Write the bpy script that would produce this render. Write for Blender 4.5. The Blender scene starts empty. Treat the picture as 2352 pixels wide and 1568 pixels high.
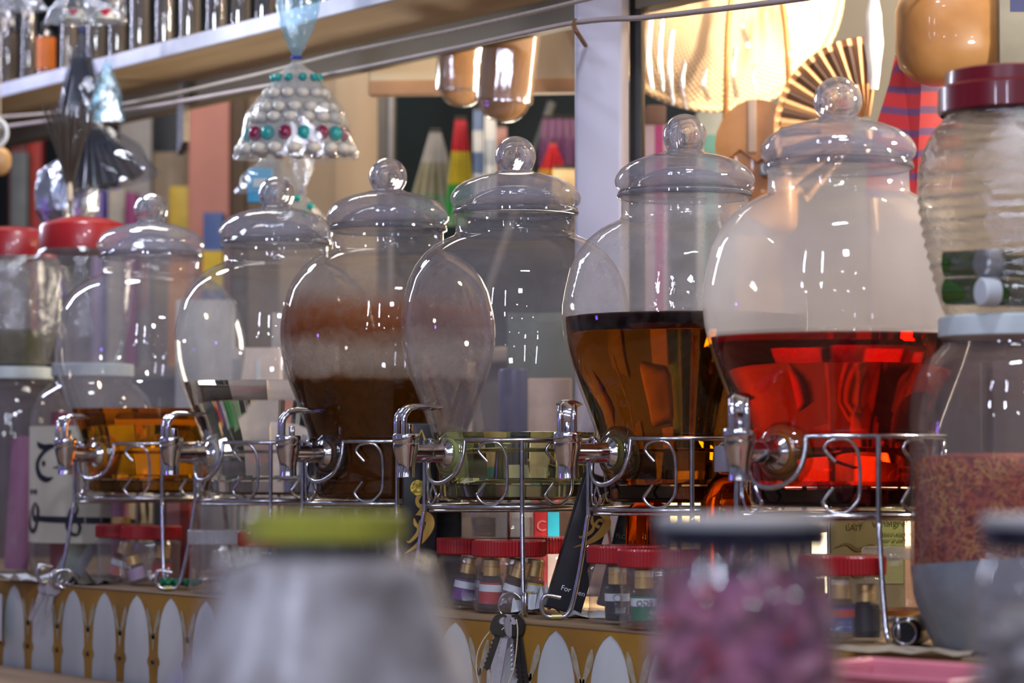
import bpy, math, random
from mathutils import Vector, Matrix, Euler
random.seed(7)
R = math.radians
sc = bpy.context.scene
col = sc.collection
PI = math.pi

# ------------------------------------------------------------------ place frame
F, CX, CY = 6200.0, 1176.0, 784.0
TH = math.atan((1056 - 784) / F)
CAMH = 1.14
UX, UZ = 0.5906, 0.8071            # shop row runs along world X, camera looks along (-UZ, UX)
CAMYAW = math.atan2(UZ, UX)        # yaw that turns an object's front (-Y) to the photographer
CT, LT = CAMH - .17, CAMH - .29    # counter top, front ledge top

def W(X, Z, h=0.0):
    return Vector((X * UX - Z * UZ, X * UZ + Z * UX, CAMH + h))

def at(px, py, Z):
    h = Z * math.tan(TH + math.atan((CY - py) / F))
    zc = Z * math.cos(TH) + h * math.sin(TH)
    return W((px - CX) / F * zc, Z, h)

def hh(py, Z):
    return Z * math.tan(TH + math.atan((CY - py) / F))

def onc(px, Z, z=CT):
    p = at(px, 1300, Z); p.z = z
    return p

def zplane(px, wy):
    return wy / (UZ * (px - CX) / F + UX)

def S(px, Z):
    return px * Z / F

# ------------------------------------------------------------------ materials
MATS = {}
def nmat(name):
    m = bpy.data.materials.new(name); m.use_nodes = True
    nt = m.node_tree; nt.nodes.clear()
    out = nt.nodes.new('ShaderNodeOutputMaterial')
    MATS[name] = m
    return m, nt, out

def N(nt, t, **kw):
    n = nt.nodes.new(t)
    for k, v in kw.items():
        if k.startswith('i_'):
            n.inputs[k[2:].replace('_', ' ')].default_value = v
        else:
            setattr(n, k, v)
    return n

def c4(c): return (c[0], c[1], c[2], 1)

def ramp(nt, fac, stops, interp='LINEAR'):
    r = N(nt, 'ShaderNodeValToRGB'); r.color_ramp.interpolation = interp
    el = r.color_ramp.elements
    while len(el) < len(stops): el.new(.5)
    for e, (p, c) in zip(el, stops):
        e.position = p; e.color = c4(c) if len(c) == 3 else c
    nt.links.new(fac, r.inputs['Fac'])
    return r.outputs['Color']

def pmat(name, color, rough=.5, metal=0., col2=None, scale=20., bump=0., coat=0., spec=.5, emis=None, es=0., stretch=(1, 1, 1), trans=0., ior=1.45, sss=0.):
    if name in MATS: return MATS[name]
    m, nt, out = nmat(name)
    b = N(nt, 'ShaderNodeBsdfPrincipled')
    b.inputs['Base Color'].default_value = c4(color)
    b.inputs['Roughness'].default_value = rough
    b.inputs['Metallic'].default_value = metal
    b.inputs['Coat Weight'].default_value = coat
    b.inputs['Specular IOR Level'].default_value = spec
    b.inputs['Transmission Weight'].default_value = trans
    b.inputs['IOR'].default_value = ior
    if emis:
        b.inputs['Emission Color'].default_value = c4(emis); b.inputs['Emission Strength'].default_value = es
    tc = N(nt, 'ShaderNodeTexCoord'); mp = N(nt, 'ShaderNodeMapping')
    mp.inputs['Scale'].default_value = stretch
    nt.links.new(tc.outputs['Object'], mp.inputs['Vector'])
    nz = N(nt, 'ShaderNodeTexNoise'); nz.inputs['Scale'].default_value = scale; nz.inputs['Detail'].default_value = 5
    nt.links.new(mp.outputs['Vector'], nz.inputs['Vector'])
    c2 = col2 if col2 else tuple(x * .82 for x in color)
    nt.links.new(ramp(nt, nz.outputs['Fac'], [(.35, c2), (.62, color)]), b.inputs['Base Color'])
    if bump:
        bp = N(nt, 'ShaderNodeBump'); bp.inputs['Strength'].default_value = bump; bp.inputs['Distance'].default_value = .01
        nt.links.new(nz.outputs['Fac'], bp.inputs['Height']); nt.links.new(bp.outputs['Normal'], b.inputs['Normal'])
    nt.links.new(b.outputs['BSDF'], out.inputs['Surface'])
    return m

def thin_glass(name, tint=(.96, .97, .98), haze=.06, hazecol=(.8, .8, .86), rough=.02, f0=.05, f1=.75, bump=0., bscale=30., bstretch=(1, 1, 1), film=None, haze_mottle=0., grad=None, clear_below=None, tshare=.55):
    """single glass wall: clear straight through, mirror-like toward its rim, a pale haze for dust"""
    if name in MATS: return MATS[name]
    m, nt, out = nmat(name)
    L = nt.links.new
    tr = N(nt, 'ShaderNodeBsdfTransparent'); tr.inputs['Color'].default_value = c4(tint)
    gl = N(nt, 'ShaderNodeBsdfGlossy'); gl.inputs['Roughness'].default_value = rough
    df = N(nt, 'ShaderNodeBsdfDiffuse'); df.inputs['Color'].default_value = c4(hazecol)
    tl = N(nt, 'ShaderNodeBsdfTranslucent'); tl.inputs['Color'].default_value = c4(hazecol)
    dt = N(nt, 'ShaderNodeMixShader'); dt.inputs[0].default_value = tshare
    L(df.outputs[0], dt.inputs[1]); L(tl.outputs[0], dt.inputs[2])
    lw = N(nt, 'ShaderNodeLayerWeight'); lw.inputs['Blend'].default_value = .5
    pw = N(nt, 'ShaderNodeMath', operation='POWER'); pw.inputs[1].default_value = 4.0
    L(lw.outputs['Facing'], pw.inputs[0])
    mr = N(nt, 'ShaderNodeMapRange'); mr.inputs['To Min'].default_value = f0; mr.inputs['To Max'].default_value = f1
    L(pw.outputs[0], mr.inputs['Value'])
    tc = N(nt, 'ShaderNodeTexCoord'); mp = N(nt, 'ShaderNodeMapping'); mp.inputs['Scale'].default_value = bstretch
    L(tc.outputs['Object'], mp.inputs['Vector'])
    nz = N(nt, 'ShaderNodeTexNoise'); nz.inputs['Scale'].default_value = bscale; nz.inputs['Detail'].default_value = 6
    L(mp.outputs['Vector'], nz.inputs['Vector'])
    hz = N(nt, 'ShaderNodeMapRange'); hz.inputs['From Min'].default_value = .3; hz.inputs['From Max'].default_value = .75
    hz.inputs['To Min'].default_value = haze * .7; hz.inputs['To Max'].default_value = haze * 1.3 + haze_mottle
    L(nz.outputs['Fac'], hz.inputs['Value'])
    hfac = hz.outputs[0]
    sp = N(nt, 'ShaderNodeSeparateXYZ'); L(tc.outputs['Object'], sp.inputs[0])
    if grad:   # haze strength by height: list of (z, value)
        z0, z1 = grad[0][0], grad[-1][0]
        g = N(nt, 'ShaderNodeMapRange'); g.inputs['From Min'].default_value = z0; g.inputs['From Max'].default_value = z1
        L(sp.outputs['Z'], g.inputs['Value'])
        rc = ramp(nt, g.outputs[0], [((z - z0) / (z1 - z0), (v, v, v)) for z, v in grad])
        mm = N(nt, 'ShaderNodeMath', operation='ADD'); L(rc, mm.inputs[0]); L(hfac, mm.inputs[1]); mm.use_clamp = True
        hfac = mm.outputs[0]
    if clear_below is not None:   # wet wall: no dust below the liquid line
        cbm = N(nt, 'ShaderNodeMapRange'); cbm.inputs['From Min'].default_value = clear_below - .002; cbm.inputs['From Max'].default_value = clear_below + .004
        L(sp.outputs['Z'], cbm.inputs['Value'])
        mm = N(nt, 'ShaderNodeMath', operation='MULTIPLY'); L(cbm.outputs[0], mm.inputs[0]); L(hfac, mm.inputs[1])
        hfac = mm.outputs[0]
    if film:   # dried residue inside the wall, banded by height: (z, density, colour)
        z0, z1 = film[0][0], film[-1][0]
        n2 = N(nt, 'ShaderNodeTexNoise'); n2.inputs['Scale'].default_value = 22; n2.inputs['Detail'].default_value = 8
        L(tc.outputs['Object'], n2.inputs['Vector'])
        wob = N(nt, 'ShaderNodeMath', operation='MULTIPLY_ADD'); wob.inputs[1].default_value = .03; wob.inputs[2].default_value = -.015
        L(n2.outputs['Fac'], wob.inputs[0])
        ad = N(nt, 'ShaderNodeMath', operation='ADD'); L(sp.outputs['Z'], ad.inputs[0]); L(wob.outputs[0], ad.inputs[1])
        g = N(nt, 'ShaderNodeMapRange'); g.inputs['From Min'].default_value = z0; g.inputs['From Max'].default_value = z1
        L(ad.outputs[0], g.inputs['Value'])
        den = ramp(nt, g.outputs[0], [((z - z0) / (z1 - z0), (d, d, d)) for z, d, c in film])
        cc = ramp(nt, g.outputs[0], [((z - z0) / (z1 - z0), c) for z, d, c in film])
        n3 = N(nt, 'ShaderNodeTexNoise'); n3.inputs['Scale'].default_value = 90; n3.inputs['Detail'].default_value = 8
        L(tc.outputs['Object'], n3.inputs['Vector'])
        k = N(nt, 'ShaderNodeMapRange'); k.inputs['From Min'].default_value = .3; k.inputs['From Max'].default_value = .7; k.inputs['To Min'].default_value = .65; k.inputs['To Max'].default_value = 1.25
        L(n3.outputs['Fac'], k.inputs['Value'])
        mm = N(nt, 'ShaderNodeMath', operation='MULTIPLY'); mm.use_clamp = True
        L(den, mm.inputs[0]); L(k.outputs[0], mm.inputs[1])
        mx = N(nt, 'ShaderNodeMath', operation='MAXIMUM'); L(mm.outputs[0], mx.inputs[0]); L(hfac, mx.inputs[1])
        hfac = mx.outputs[0]
        L(cc, df.inputs['Color']); L(cc, tl.inputs['Color'])
    a = N(nt, 'ShaderNodeMixShader'); L(hfac, a.inputs[0]); L(tr.outputs[0], a.inputs[1]); L(dt.outputs[0], a.inputs[2])
    b = N(nt, 'ShaderNodeMixShader'); L(mr.outputs[0], b.inputs[0]); L(a.outputs[0], b.inputs[1]); L(gl.outputs[0], b.inputs[2])
    if bump:
        bp = N(nt, 'ShaderNodeBump'); bp.inputs['Strength'].default_value = bump; bp.inputs['Distance'].default_value = .01
        L(nz.outputs['Fac'], bp.inputs['Height'])
        L(bp.outputs['Normal'], gl.inputs['Normal']); L(bp.outputs['Normal'], lw.inputs['Normal'])
    L(b.outputs[0], out.inputs['Surface'])
    return m

def solid_glass(name, color=(1, 1, 1), ior=1.45, rough=0.0, bump=0.):
    if name in MATS: return MATS[name]
    m, nt, out = nmat(name)
    g = N(nt, 'ShaderNodeBsdfGlass'); g.inputs['Color'].default_value = c4(color); g.inputs['IOR'].default_value = ior; g.inputs['Roughness'].default_value = rough
    if bump:
        nz = N(nt, 'ShaderNodeTexNoise'); nz.inputs['Scale'].default_value = 14; tc = N(nt, 'ShaderNodeTexCoord')
        nt.links.new(tc.outputs['Object'], nz.inputs['Vector'])
        bp = N(nt, 'ShaderNodeBump'); bp.inputs['Strength'].default_value = bump; bp.inputs['Distance'].default_value = .01
        nt.links.new(nz.outputs['Fac'], bp.inputs['Height']); nt.links.new(bp.outputs['Normal'], g.inputs['Normal'])
    nt.links.new(g.outputs[0], out.inputs['Surface'])
    return m

# ------------------------------------------------------------------ mesh builder
def catmull(pts, n=8, closed=False):
    P = [Vector(p) for p in pts]; o = []
    m = len(P)
    for i in range(m if closed else m - 1):
        p0 = P[(i - 1) % m] if closed or i else P[0] * 2 - P[1]
        p1, p2 = P[i], P[(i + 1) % m]
        p3 = P[(i + 2) % m] if closed or i + 2 < m else P[-1] * 2 - P[-2]
        for k in range(n):
            t = k / n
            o.append(.5 * ((2 * p1) + (p2 - p0) * t + (2 * p0 - 5 * p1 + 4 * p2 - p3) * t * t + (3 * p1 - p0 - 3 * p2 + p3) * t ** 3))
    if not closed: o.append(P[-1])
    return o

class MB:
    def __init__(s): s.v = []; s.f = []
    def add(s, vs, fs, M=None):
        k = len(s.v)
        s.v += [tuple(M @ Vector(p)) if M else tuple(p) for p in vs]
        s.f += [tuple(i + k for i in f) for f in fs]
        return s
    def lathe(s, prof, seg=48, M=None, mod=None):
        vs, fs, rings = [], [], []
        n = len(prof)
        for j, (r, z) in enumerate(prof):
            if r < 1e-6:
                rings.append([len(vs)]); vs.append((0, 0, z)); continue
            ring = []
            for i in range(seg):
                a = 2 * PI * i / seg
                rr = r * (mod(a, j / max(n - 1, 1), z) if mod else 1)
                ring.append(len(vs)); vs.append((rr * math.cos(a), rr * math.sin(a), z))
            rings.append(ring)
        for A, B in zip(rings, rings[1:]):
            if len(A) == 1 and len(B) == 1: continue
            for i in range(seg):
                j = (i + 1) % seg
                if len(A) == 1: fs.append((A[0], B[j], B[i]))
                elif len(B) == 1: fs.append((A[i], A[j], B[0]))
                else: fs.append((A[i], A[j], B[j], B[i]))
        return s.add(vs, fs, M)
    def box(s, cx, cy, cz, sx, sy, sz, b=0., M=None):
        if b <= 0:
            x, y, z = sx / 2, sy / 2, sz / 2
            vs = [(cx + i * x, cy + j * y, cz + k * z) for k in (-1, 1) for j in (-1, 1) for i in (-1, 1)]
            fs = [(0, 2, 3, 1), (4, 5, 7, 6), (0, 1, 5, 4), (2, 6, 7, 3), (0, 4, 6, 2), (1, 3, 7, 5)]
            return s.add(vs, fs, M)
        import bmesh
        bm = bmesh.new(); bmesh.ops.create_cube(bm, size=1)
        for v in bm.verts: v.co = Vector((v.co.x * sx + cx, v.co.y * sy + cy, v.co.z * sz + cz))
        bmesh.ops.bevel(bm, geom=bm.edges[:], offset=min(b, .45 * min(sx, sy, sz)), segments=3, profile=.5, affect='EDGES')
        bm.verts.index_update()
        s.add([tuple(v.co) for v in bm.verts], [tuple(v.index for v in f.verts) for f in bm.faces], M)
        bm.free(); return s
    def tube(s, pts, r, seg=8, closed=False, M=None):
        P = [Vector(p) for p in pts]; n = len(P); vs, fs = [], []
        up = None
        for i, p in enumerate(P):
            if closed: t = P[(i + 1) % n] - P[i - 1]
            else: t = P[min(i + 1, n - 1)] - P[max(i - 1, 0)]
            t.normalize()
            if up is None:
                up = Vector((0, 0, 1)) if abs(t.z) < .9 else Vector((1, 0, 0))
            a = t.cross(up)
            if a.length < 1e-6: a = t.orthogonal()
            a.normalize(); b = a.cross(t).normalized(); up = b
            rr = r[i] if isinstance(r, (list, tuple)) else r
            for k in range(seg):
                q = 2 * PI * k / seg
                vs.append(p + a * (rr * math.cos(q)) + b * (rr * math.sin(q)))
        for i in range(n if closed else n - 1):
            j = (i + 1) % n
            for k in range(seg):
                l = (k + 1) % seg
                fs.append((i * seg + k, i * seg + l, j * seg + l, j * seg + k))
        if not closed:
            fs.append(tuple(range(seg))); fs.append(tuple((n - 1) * seg + k for k in reversed(range(seg))))
        return s.add(vs, fs, M)
    def strip(s, pts, widths, fn, smooth=6):
        """a brush stroke in (u, v), laid on a surface by fn(u, v)"""
        P = catmull([(p[0], p[1], w) for p, w in zip(pts, widths)], smooth) if smooth else [Vector((p[0], p[1], w)) for p, w in zip(pts, widths)]
        vs, fs = [], []
        for i, p in enumerate(P):
            t = P[min(i + 1, len(P) - 1)] - P[max(i - 1, 0)]
            d = Vector((-t.y, t.x)); d = d.normalized() if d.length > 1e-9 else Vector((0, 1))
            w = max(p.z, 0) / 2
            vs += [fn(p.x + d.x * w, p.y + d.y * w), fn(p.x - d.x * w, p.y - d.y * w)]
        for i in range(len(P) - 1):
            fs.append((2 * i, 2 * i + 1, 2 * i + 3, 2 * i + 2))
        return s.add(vs, fs)
    def poly(s, pts, th=0., M=None):
        """flat outline in x,z extruded along y by th"""
        n = len(pts)
        vs = [(p[0], 0, p[1]) for p in pts]; fs = [tuple(range(n))]
        if th:
            vs += [(p[0], th, p[1]) for p in pts]
            fs += [tuple(reversed(range(n, 2 * n)))] + [((i + 1) % n, i, n + i, n + (i + 1) % n) for i in range(n)]
        return s.add(vs, fs, M)
    def blob(s, c, r, sub=2, jit=.0, sc3=(1, 1, 1), M=None, rot=None):
        import bmesh
        bm = bmesh.new(); bmesh.ops.create_icosphere(bm, subdivisions=sub, radius=1)
        rm = rot.to_matrix() if rot else Matrix.Identity(3)
        vs = []
        for v in bm.verts:
            k = 1 + random.uniform(-jit, jit)
            vs.append(tuple(Vector(c) + rm @ Vector((v.co.x * r * sc3[0] * k, v.co.y * r * sc3[1] * k, v.co.z * r * sc3[2] * k))))
        bm.verts.index_update()
        s.add(vs, [tuple(v.index for v in f.verts) for f in bm.faces], M); bm.free(); return s
    def build(s, name, mat, parent=None, smooth=35, loc=None, rot=None):
        me = bpy.data.meshes.new(name); me.from_pydata(s.v, [], s.f)
        me.materials.append(mat)
        if smooth:
            me.polygons.foreach_set('use_smooth', [True] * len(me.polygons))
            me.set_sharp_from_angle(angle=R(smooth))
        me.update()
        o = bpy.data.objects.new(name, me); col.objects.link(o)
        if parent: o.parent = parent
        if loc is not None: o.location = loc
        if rot is not None: o.rotation_euler = rot
        return o

def tag(o, label=None, cat=None, group=None, kind=None):
    if label: o['label'] = label
    if cat: o['category'] = cat
    if group: o['group'] = group
    if kind: o['kind'] = kind
    return o

def thing(name, label, cat, loc, yaw=0., group=None, rot=None):
    o = bpy.data.objects.new(name, None); col.objects.link(o)
    o.empty_display_size = .03
    o.location = loc; o.rotation_euler = rot if rot else (0, 0, yaw)
    return tag(o, label, cat, group)

def copy_tree(o, parent=None):
    c = o.copy(); col.objects.link(c)
    if parent: c.parent = parent
    for ch in list(o.children): copy_tree(ch, c)
    return c

def text(body, size, parent, mat, loc, rot=(R(90), 0, 0), sx=1., name='printed_text', align='CENTER'):
    cu = bpy.data.curves.new(name, 'FONT'); cu.body = body; cu.size = size; cu.align_x = align; cu.extrude = .0001
    cu.materials.append(mat)
    o = bpy.data.objects.new(name, cu); col.objects.link(o); o.parent = parent; o.location = loc; o.rotation_euler = rot; o.scale = (sx, 1, 1)
    return o

# ------------------------------------------------------------------ palette
M_CHROME = pmat('chrome', (.72, .72, .76), .12, 1., col2=(.6, .6, .64), scale=60)
M_WIRE = pmat('wire_steel', (.55, .56, .6), .2, 1., col2=(.42, .43, .47), scale=120)
M_RED = pmat('red_plastic', (.33, .010, .014), .34, scale=8, coat=.3)
M_DRED = pmat('dark_red_plastic', (.13, .003, .010), .28, scale=8, coat=.3)
M_WHITELID = pmat('white_lid_metal', (.50, .58, .60), .4, scale=30)
M_GOLD = pmat('gold_cap', (.90, .62, .24), .30, .75, scale=60)
M_BLACK = pmat('black_card', (.012, .012, .015), .35, scale=40)
M_BLACKPL = pmat('black_plastic', (.01, .01, .012), .2, scale=20)
M_PAPER = pmat('white_paper', (.66, .69, .72), .7, col2=(.56, .6, .63), scale=25)
M_INK = pmat('ink', (.012, .016, .03), .6)
M_GLASS = solid_glass('heavy_glass', (.97, .98, 1.0), 1.45, .0, .02)
M_LID = thin_glass('lid_glass', tint=(.93, .94, .97), haze=.36, hazecol=(.46, .47, .57), rough=.03, f0=.10, f1=.8, bump=.25, bscale=18)
M_RIM = thin_glass('rim_glass', tint=(.62, .63, .68), haze=.25, hazecol=(.30, .31, .36), rough=.04, f0=.12, f1=.8)
M_KNOB = solid_glass('knob_glass', (.96, .97, 1.0), 1.38, .0, .06)
_nt = M_KNOB.node_tree; _o = [n for n in _nt.nodes if n.type == 'OUTPUT_MATERIAL'][0]; _src = _o.inputs[0].links[0].from_socket
_t1 = N(_nt, 'ShaderNodeBsdfTransparent'); _t1.inputs[0].default_value = (.93, .93, .97, 1)
_t2 = N(_nt, 'ShaderNodeBsdfDiffuse'); _t2.inputs[0].default_value = (.52, .52, .62, 1)
_t3 = N(_nt, 'ShaderNodeBsdfTranslucent'); _t3.inputs[0].default_value = (.6, .6, .68, 1)
_m1 = N(_nt, 'ShaderNodeMixShader'); _m2 = N(_nt, 'ShaderNodeMixShader'); _m3 = N(_nt, 'ShaderNodeMixShader'); _m2.inputs[0].default_value = .38; _m3.inputs[0].default_value = .16
_nt.links.new(_t2.outputs[0], _m1.inputs[1]); _nt.links.new(_t3.outputs[0], _m1.inputs[2])
_nt.links.new(_src, _m2.inputs[1]); _nt.links.new(_t1.outputs[0], _m2.inputs[2])
_nt.links.new(_m2.outputs[0], _m3.inputs[1]); _nt.links.new(_m1.outputs[0], _m3.inputs[2]); _nt.links.new(_m3.outputs[0], _o.inputs[0])
M_JAR = thin_glass('jar_glass', haze=.07, hazecol=(.7, .68, .75), bump=.05, bscale=18)
M_PET = thin_glass('pet_plastic', haze=.09, hazecol=(.72, .68, .72), bump=.25, bscale=45, rough=.06, f0=.06)
M_FILM = thin_glass('plastic_film', tint=(.95, .97, .99), haze=.16, hazecol=(.8, .85, .92), rough=.07, f0=.12, f1=.85, bump=.5, bscale=40, bstretch=(1, 1, .3))
M_FILMB = thin_glass('blue_plastic_film', tint=(.70, .86, .94), haze=.2, hazecol=(.40, .62, .74), rough=.08, f0=.12, f1=.85, bump=.6, bscale=40, bstretch=(1, 1, .4))
M_CORD = pmat('cream_cord', (.62, .52, .38), .8, scale=200)

# ------------------------------------------------------------------ glass dispensers and their wire stands
BASE = -.047
BODY = [(.0, -.047), (.078, -.047), (.084, -.0445), (.0865, -.039), (.087, -.023), (.089, -.002), (.093, .019), (.0985, .037), (.105, .054), (.112, .0725),
        (.119, .0905), (.1255, .111), (.130, .132), (.1315, .150), (.131, .166), (.128, .183), (.1228, .205), (.1145, .222), (.1045, .235), (.091, .246), (.079, .2525),
        (.0705, .256), (.0682, .260), (.0678, .278), (.070, .2795), (.0718, .281), (.0718, .2845), (.070, .2865), (.0665, .2868)]
LIDP = [(.0205, .3305), (.0235, .3285), (.034, .3262), (.048, .3222), (.0605, .317), (.0690, .3105), (.0737, .3035), (.0752, .2985), (.0742, .2935), (.0712, .2900), (.0685, .2885), (.0640, .2880),
        (.0600, .2895), (.0560, .296), (.040, .306), (.020, .312), (.0, .3125)]
KNOBP = [(0, .3703)] + [(.0235 * math.sin(a), .347 + .0233 * math.cos(a)) for a in [PI * k / 20 for k in range(1, 16)]] + [(.0195, .3300), (.021, .3285), (.0, .3280)]

def body_r(z, inset=.0035):
    for (r0, z0), (r1, z1) in zip(BODY[1:], BODY[2:]):
        if z0 <= z <= z1 and z1 > z0: return r0 + (r1 - r0) * (z - z0) / (z1 - z0) - inset
    return .08

def sm(prof, n=3):
    return [(max(p.x, 0), p.y) for p in catmull([(r, z, 0) for r, z in prof], n)]

def shift(prof, d): return [(r, z - d) for r, z in prof]

def liquid_mesh(level):
    zs = [-.026, -.02] + [-.02 + (level + .02) * k / 14 for k in range(1, 15)]
    prof = [(0, zs[0])] + [(body_r(z) - (.006 if k == 0 else 0), z) for k, z in enumerate(zs)]
    prof += [(body_r(level) - .002, level + .0004), (0, level + .0004)]
    return MB().lathe(shift(prof, BASE), 72)

M_BOSS = thin_glass('boss_glass', tint=(.8, .78, .5), haze=.12, hazecol=(.6, .6, .5), f0=.08)
M_GASKET = pmat('clear_gasket', (.62, .62, .60), .35)

def make_dispenser(name, label, X, Z, tapdeg, level, glass, liq, handle_yaw=0., base_mat=None, boss=None, lidtilt=(0, 0)):
    w = W(X, Z, BASE)
    a = R(tapdeg); d = W(-math.sin(a), -math.cos(a)) ; yaw = math.atan2(d.x, -d.y)
    r = thing(name, label, 'drink dispenser', w, yaw, 'glass drink dispensers lined up on the counter')
    MB().lathe(shift(BODY[1:], BASE), 72).build('glass_body', glass, r, 60)
    MB().lathe(shift([(0, -.0445), (.076, -.0445), (.0835, -.041), (.0842, -.0275), (.0, -.0275)], BASE), 64).build('thick_base', base_mat or M_GLASS, r)
    MB().lathe(shift([(.0675, .2798), (.0712, .2796), (.0726, .2812), (.0726, .2835), (.0712, .2850), (.0716, .2862), (.0700, .2878), (.0668, .2878)], BASE), 64).build('mouth_rim', M_RIM, r, 40)
    liquid_mesh(level).build('liquid', liq, r, 40)
    lid = MB().lathe(shift(LIDP, BASE), 72).build('lid', M_LID, r, 60, rot=(lidtilt[0], lidtilt[1], 0))
    MB().lathe(shift(KNOBP, BASE), 40).build('knob', M_KNOB, lid, 60)
    tz = .0065 - BASE
    RY = Matrix.Translation((0, -.075, tz)) @ Matrix.Rotation(R(90), 4, 'X')     # local z -> -y
    MB().lathe([(.031, .006), (.0295, .014), (.025, .021), (.018, .025), (.0, .0255)], 40, RY).build('tap_boss', boss or M_BOSS, r, 60)
    tap = MB().lathe([(0, -.0265), (.0088, -.0265), (.0104, -.0258), (.0101, -.0215), (.0098, -.016), (.0108, -.009), (.0130, .000), (.0144, .006), (.0149, .0105), (.0144, .0112), (.0149, .0119), (.0152, .0195), (.0147, .0212), (.0138, .0220), (.0122, .0220), (.0122, .017), (0, .017)], 36).build('tap', M_CHROME, r, 40, loc=(0, -.152, .007 - BASE))
    fl = MB()
    RT = Matrix.Rotation(R(-90), 4, 'X')     # z -> +y
    fl.lathe([(0, .006), (.0098, .006), (.0102, .030), (.0106, .0302), (.0106, .0315), (.0102, .0318), (.0104, .045), (.0120, .049), (.0162, .0515), (.0170, .0535), (.0165, .0550), (0, .0550)], 36, RT)
    fl.build('spigot_pipe', M_CHROME, tap, 40)
    MB().lathe([(.0, .0550), (.0175, .0550), (.0178, .0590), (.0, .0590)], 32, RT).build('gasket', M_GASKET, tap)
    # the lever: two cheeks with an open window, curling over into a thumb paddle
    side = [(-.0078, .016), (-.0080, .032), (-.0070, .041), (-.001, .0480), (.008, .0515), (.021, .0522), (.034, .0508), (.046, .0518)]
    hb = MB()
    for sx in (-1, 1):
        pts = catmull([(sx * .0068, y, z) for y, z in side[:4]], 4)
        hb.tube(pts, .0034, 8)
    out = catmull([(0, y, z) for y, z in side[2:]], 5)
    vs, fs = [], []
    for i, p in enumerate(out):
        t = i / (len(out) - 1)
        hw = .0104 - .0022 * math.sin(PI * min(t * 1.6, 1)) + (.0040 * math.sin(PI * max(0, (t - .5) / .5) * .9) if t > .5 else 0)
        if i == len(out) - 1: hw = .004
        th = .0042 - .0020 * t
        vs += [(-hw, p.y, p.z), (-hw * .6, p.y, p.z + th), (hw * .6, p.y, p.z + th), (hw, p.y, p.z), (hw * .6, p.y, p.z - th), (-hw * .6, p.y, p.z - th)]
    for i in range(len(out) - 1):
        for k in range(6):
            l = (k + 1) % 6; fs.append((i * 6 + k, i * 6 + l, i * 6 + 6 + l, i * 6 + 6 + k))
    fs += [tuple(reversed(range(6))), tuple((len(out) - 1) * 6 + k for k in range(6))]
    hb.add(vs, fs)
    hb.box(0, .0045, .024, .008, .006, .018, .001)
    hb.lathe([(0, .0165), (.0100, .0165), (.0100, .0195), (0, .0195)], 24)
    h = hb.build('lever', M_CHROME, tap, 50)
    h.rotation_euler = (0, 0, R(handle_yaw))
    return r

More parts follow.
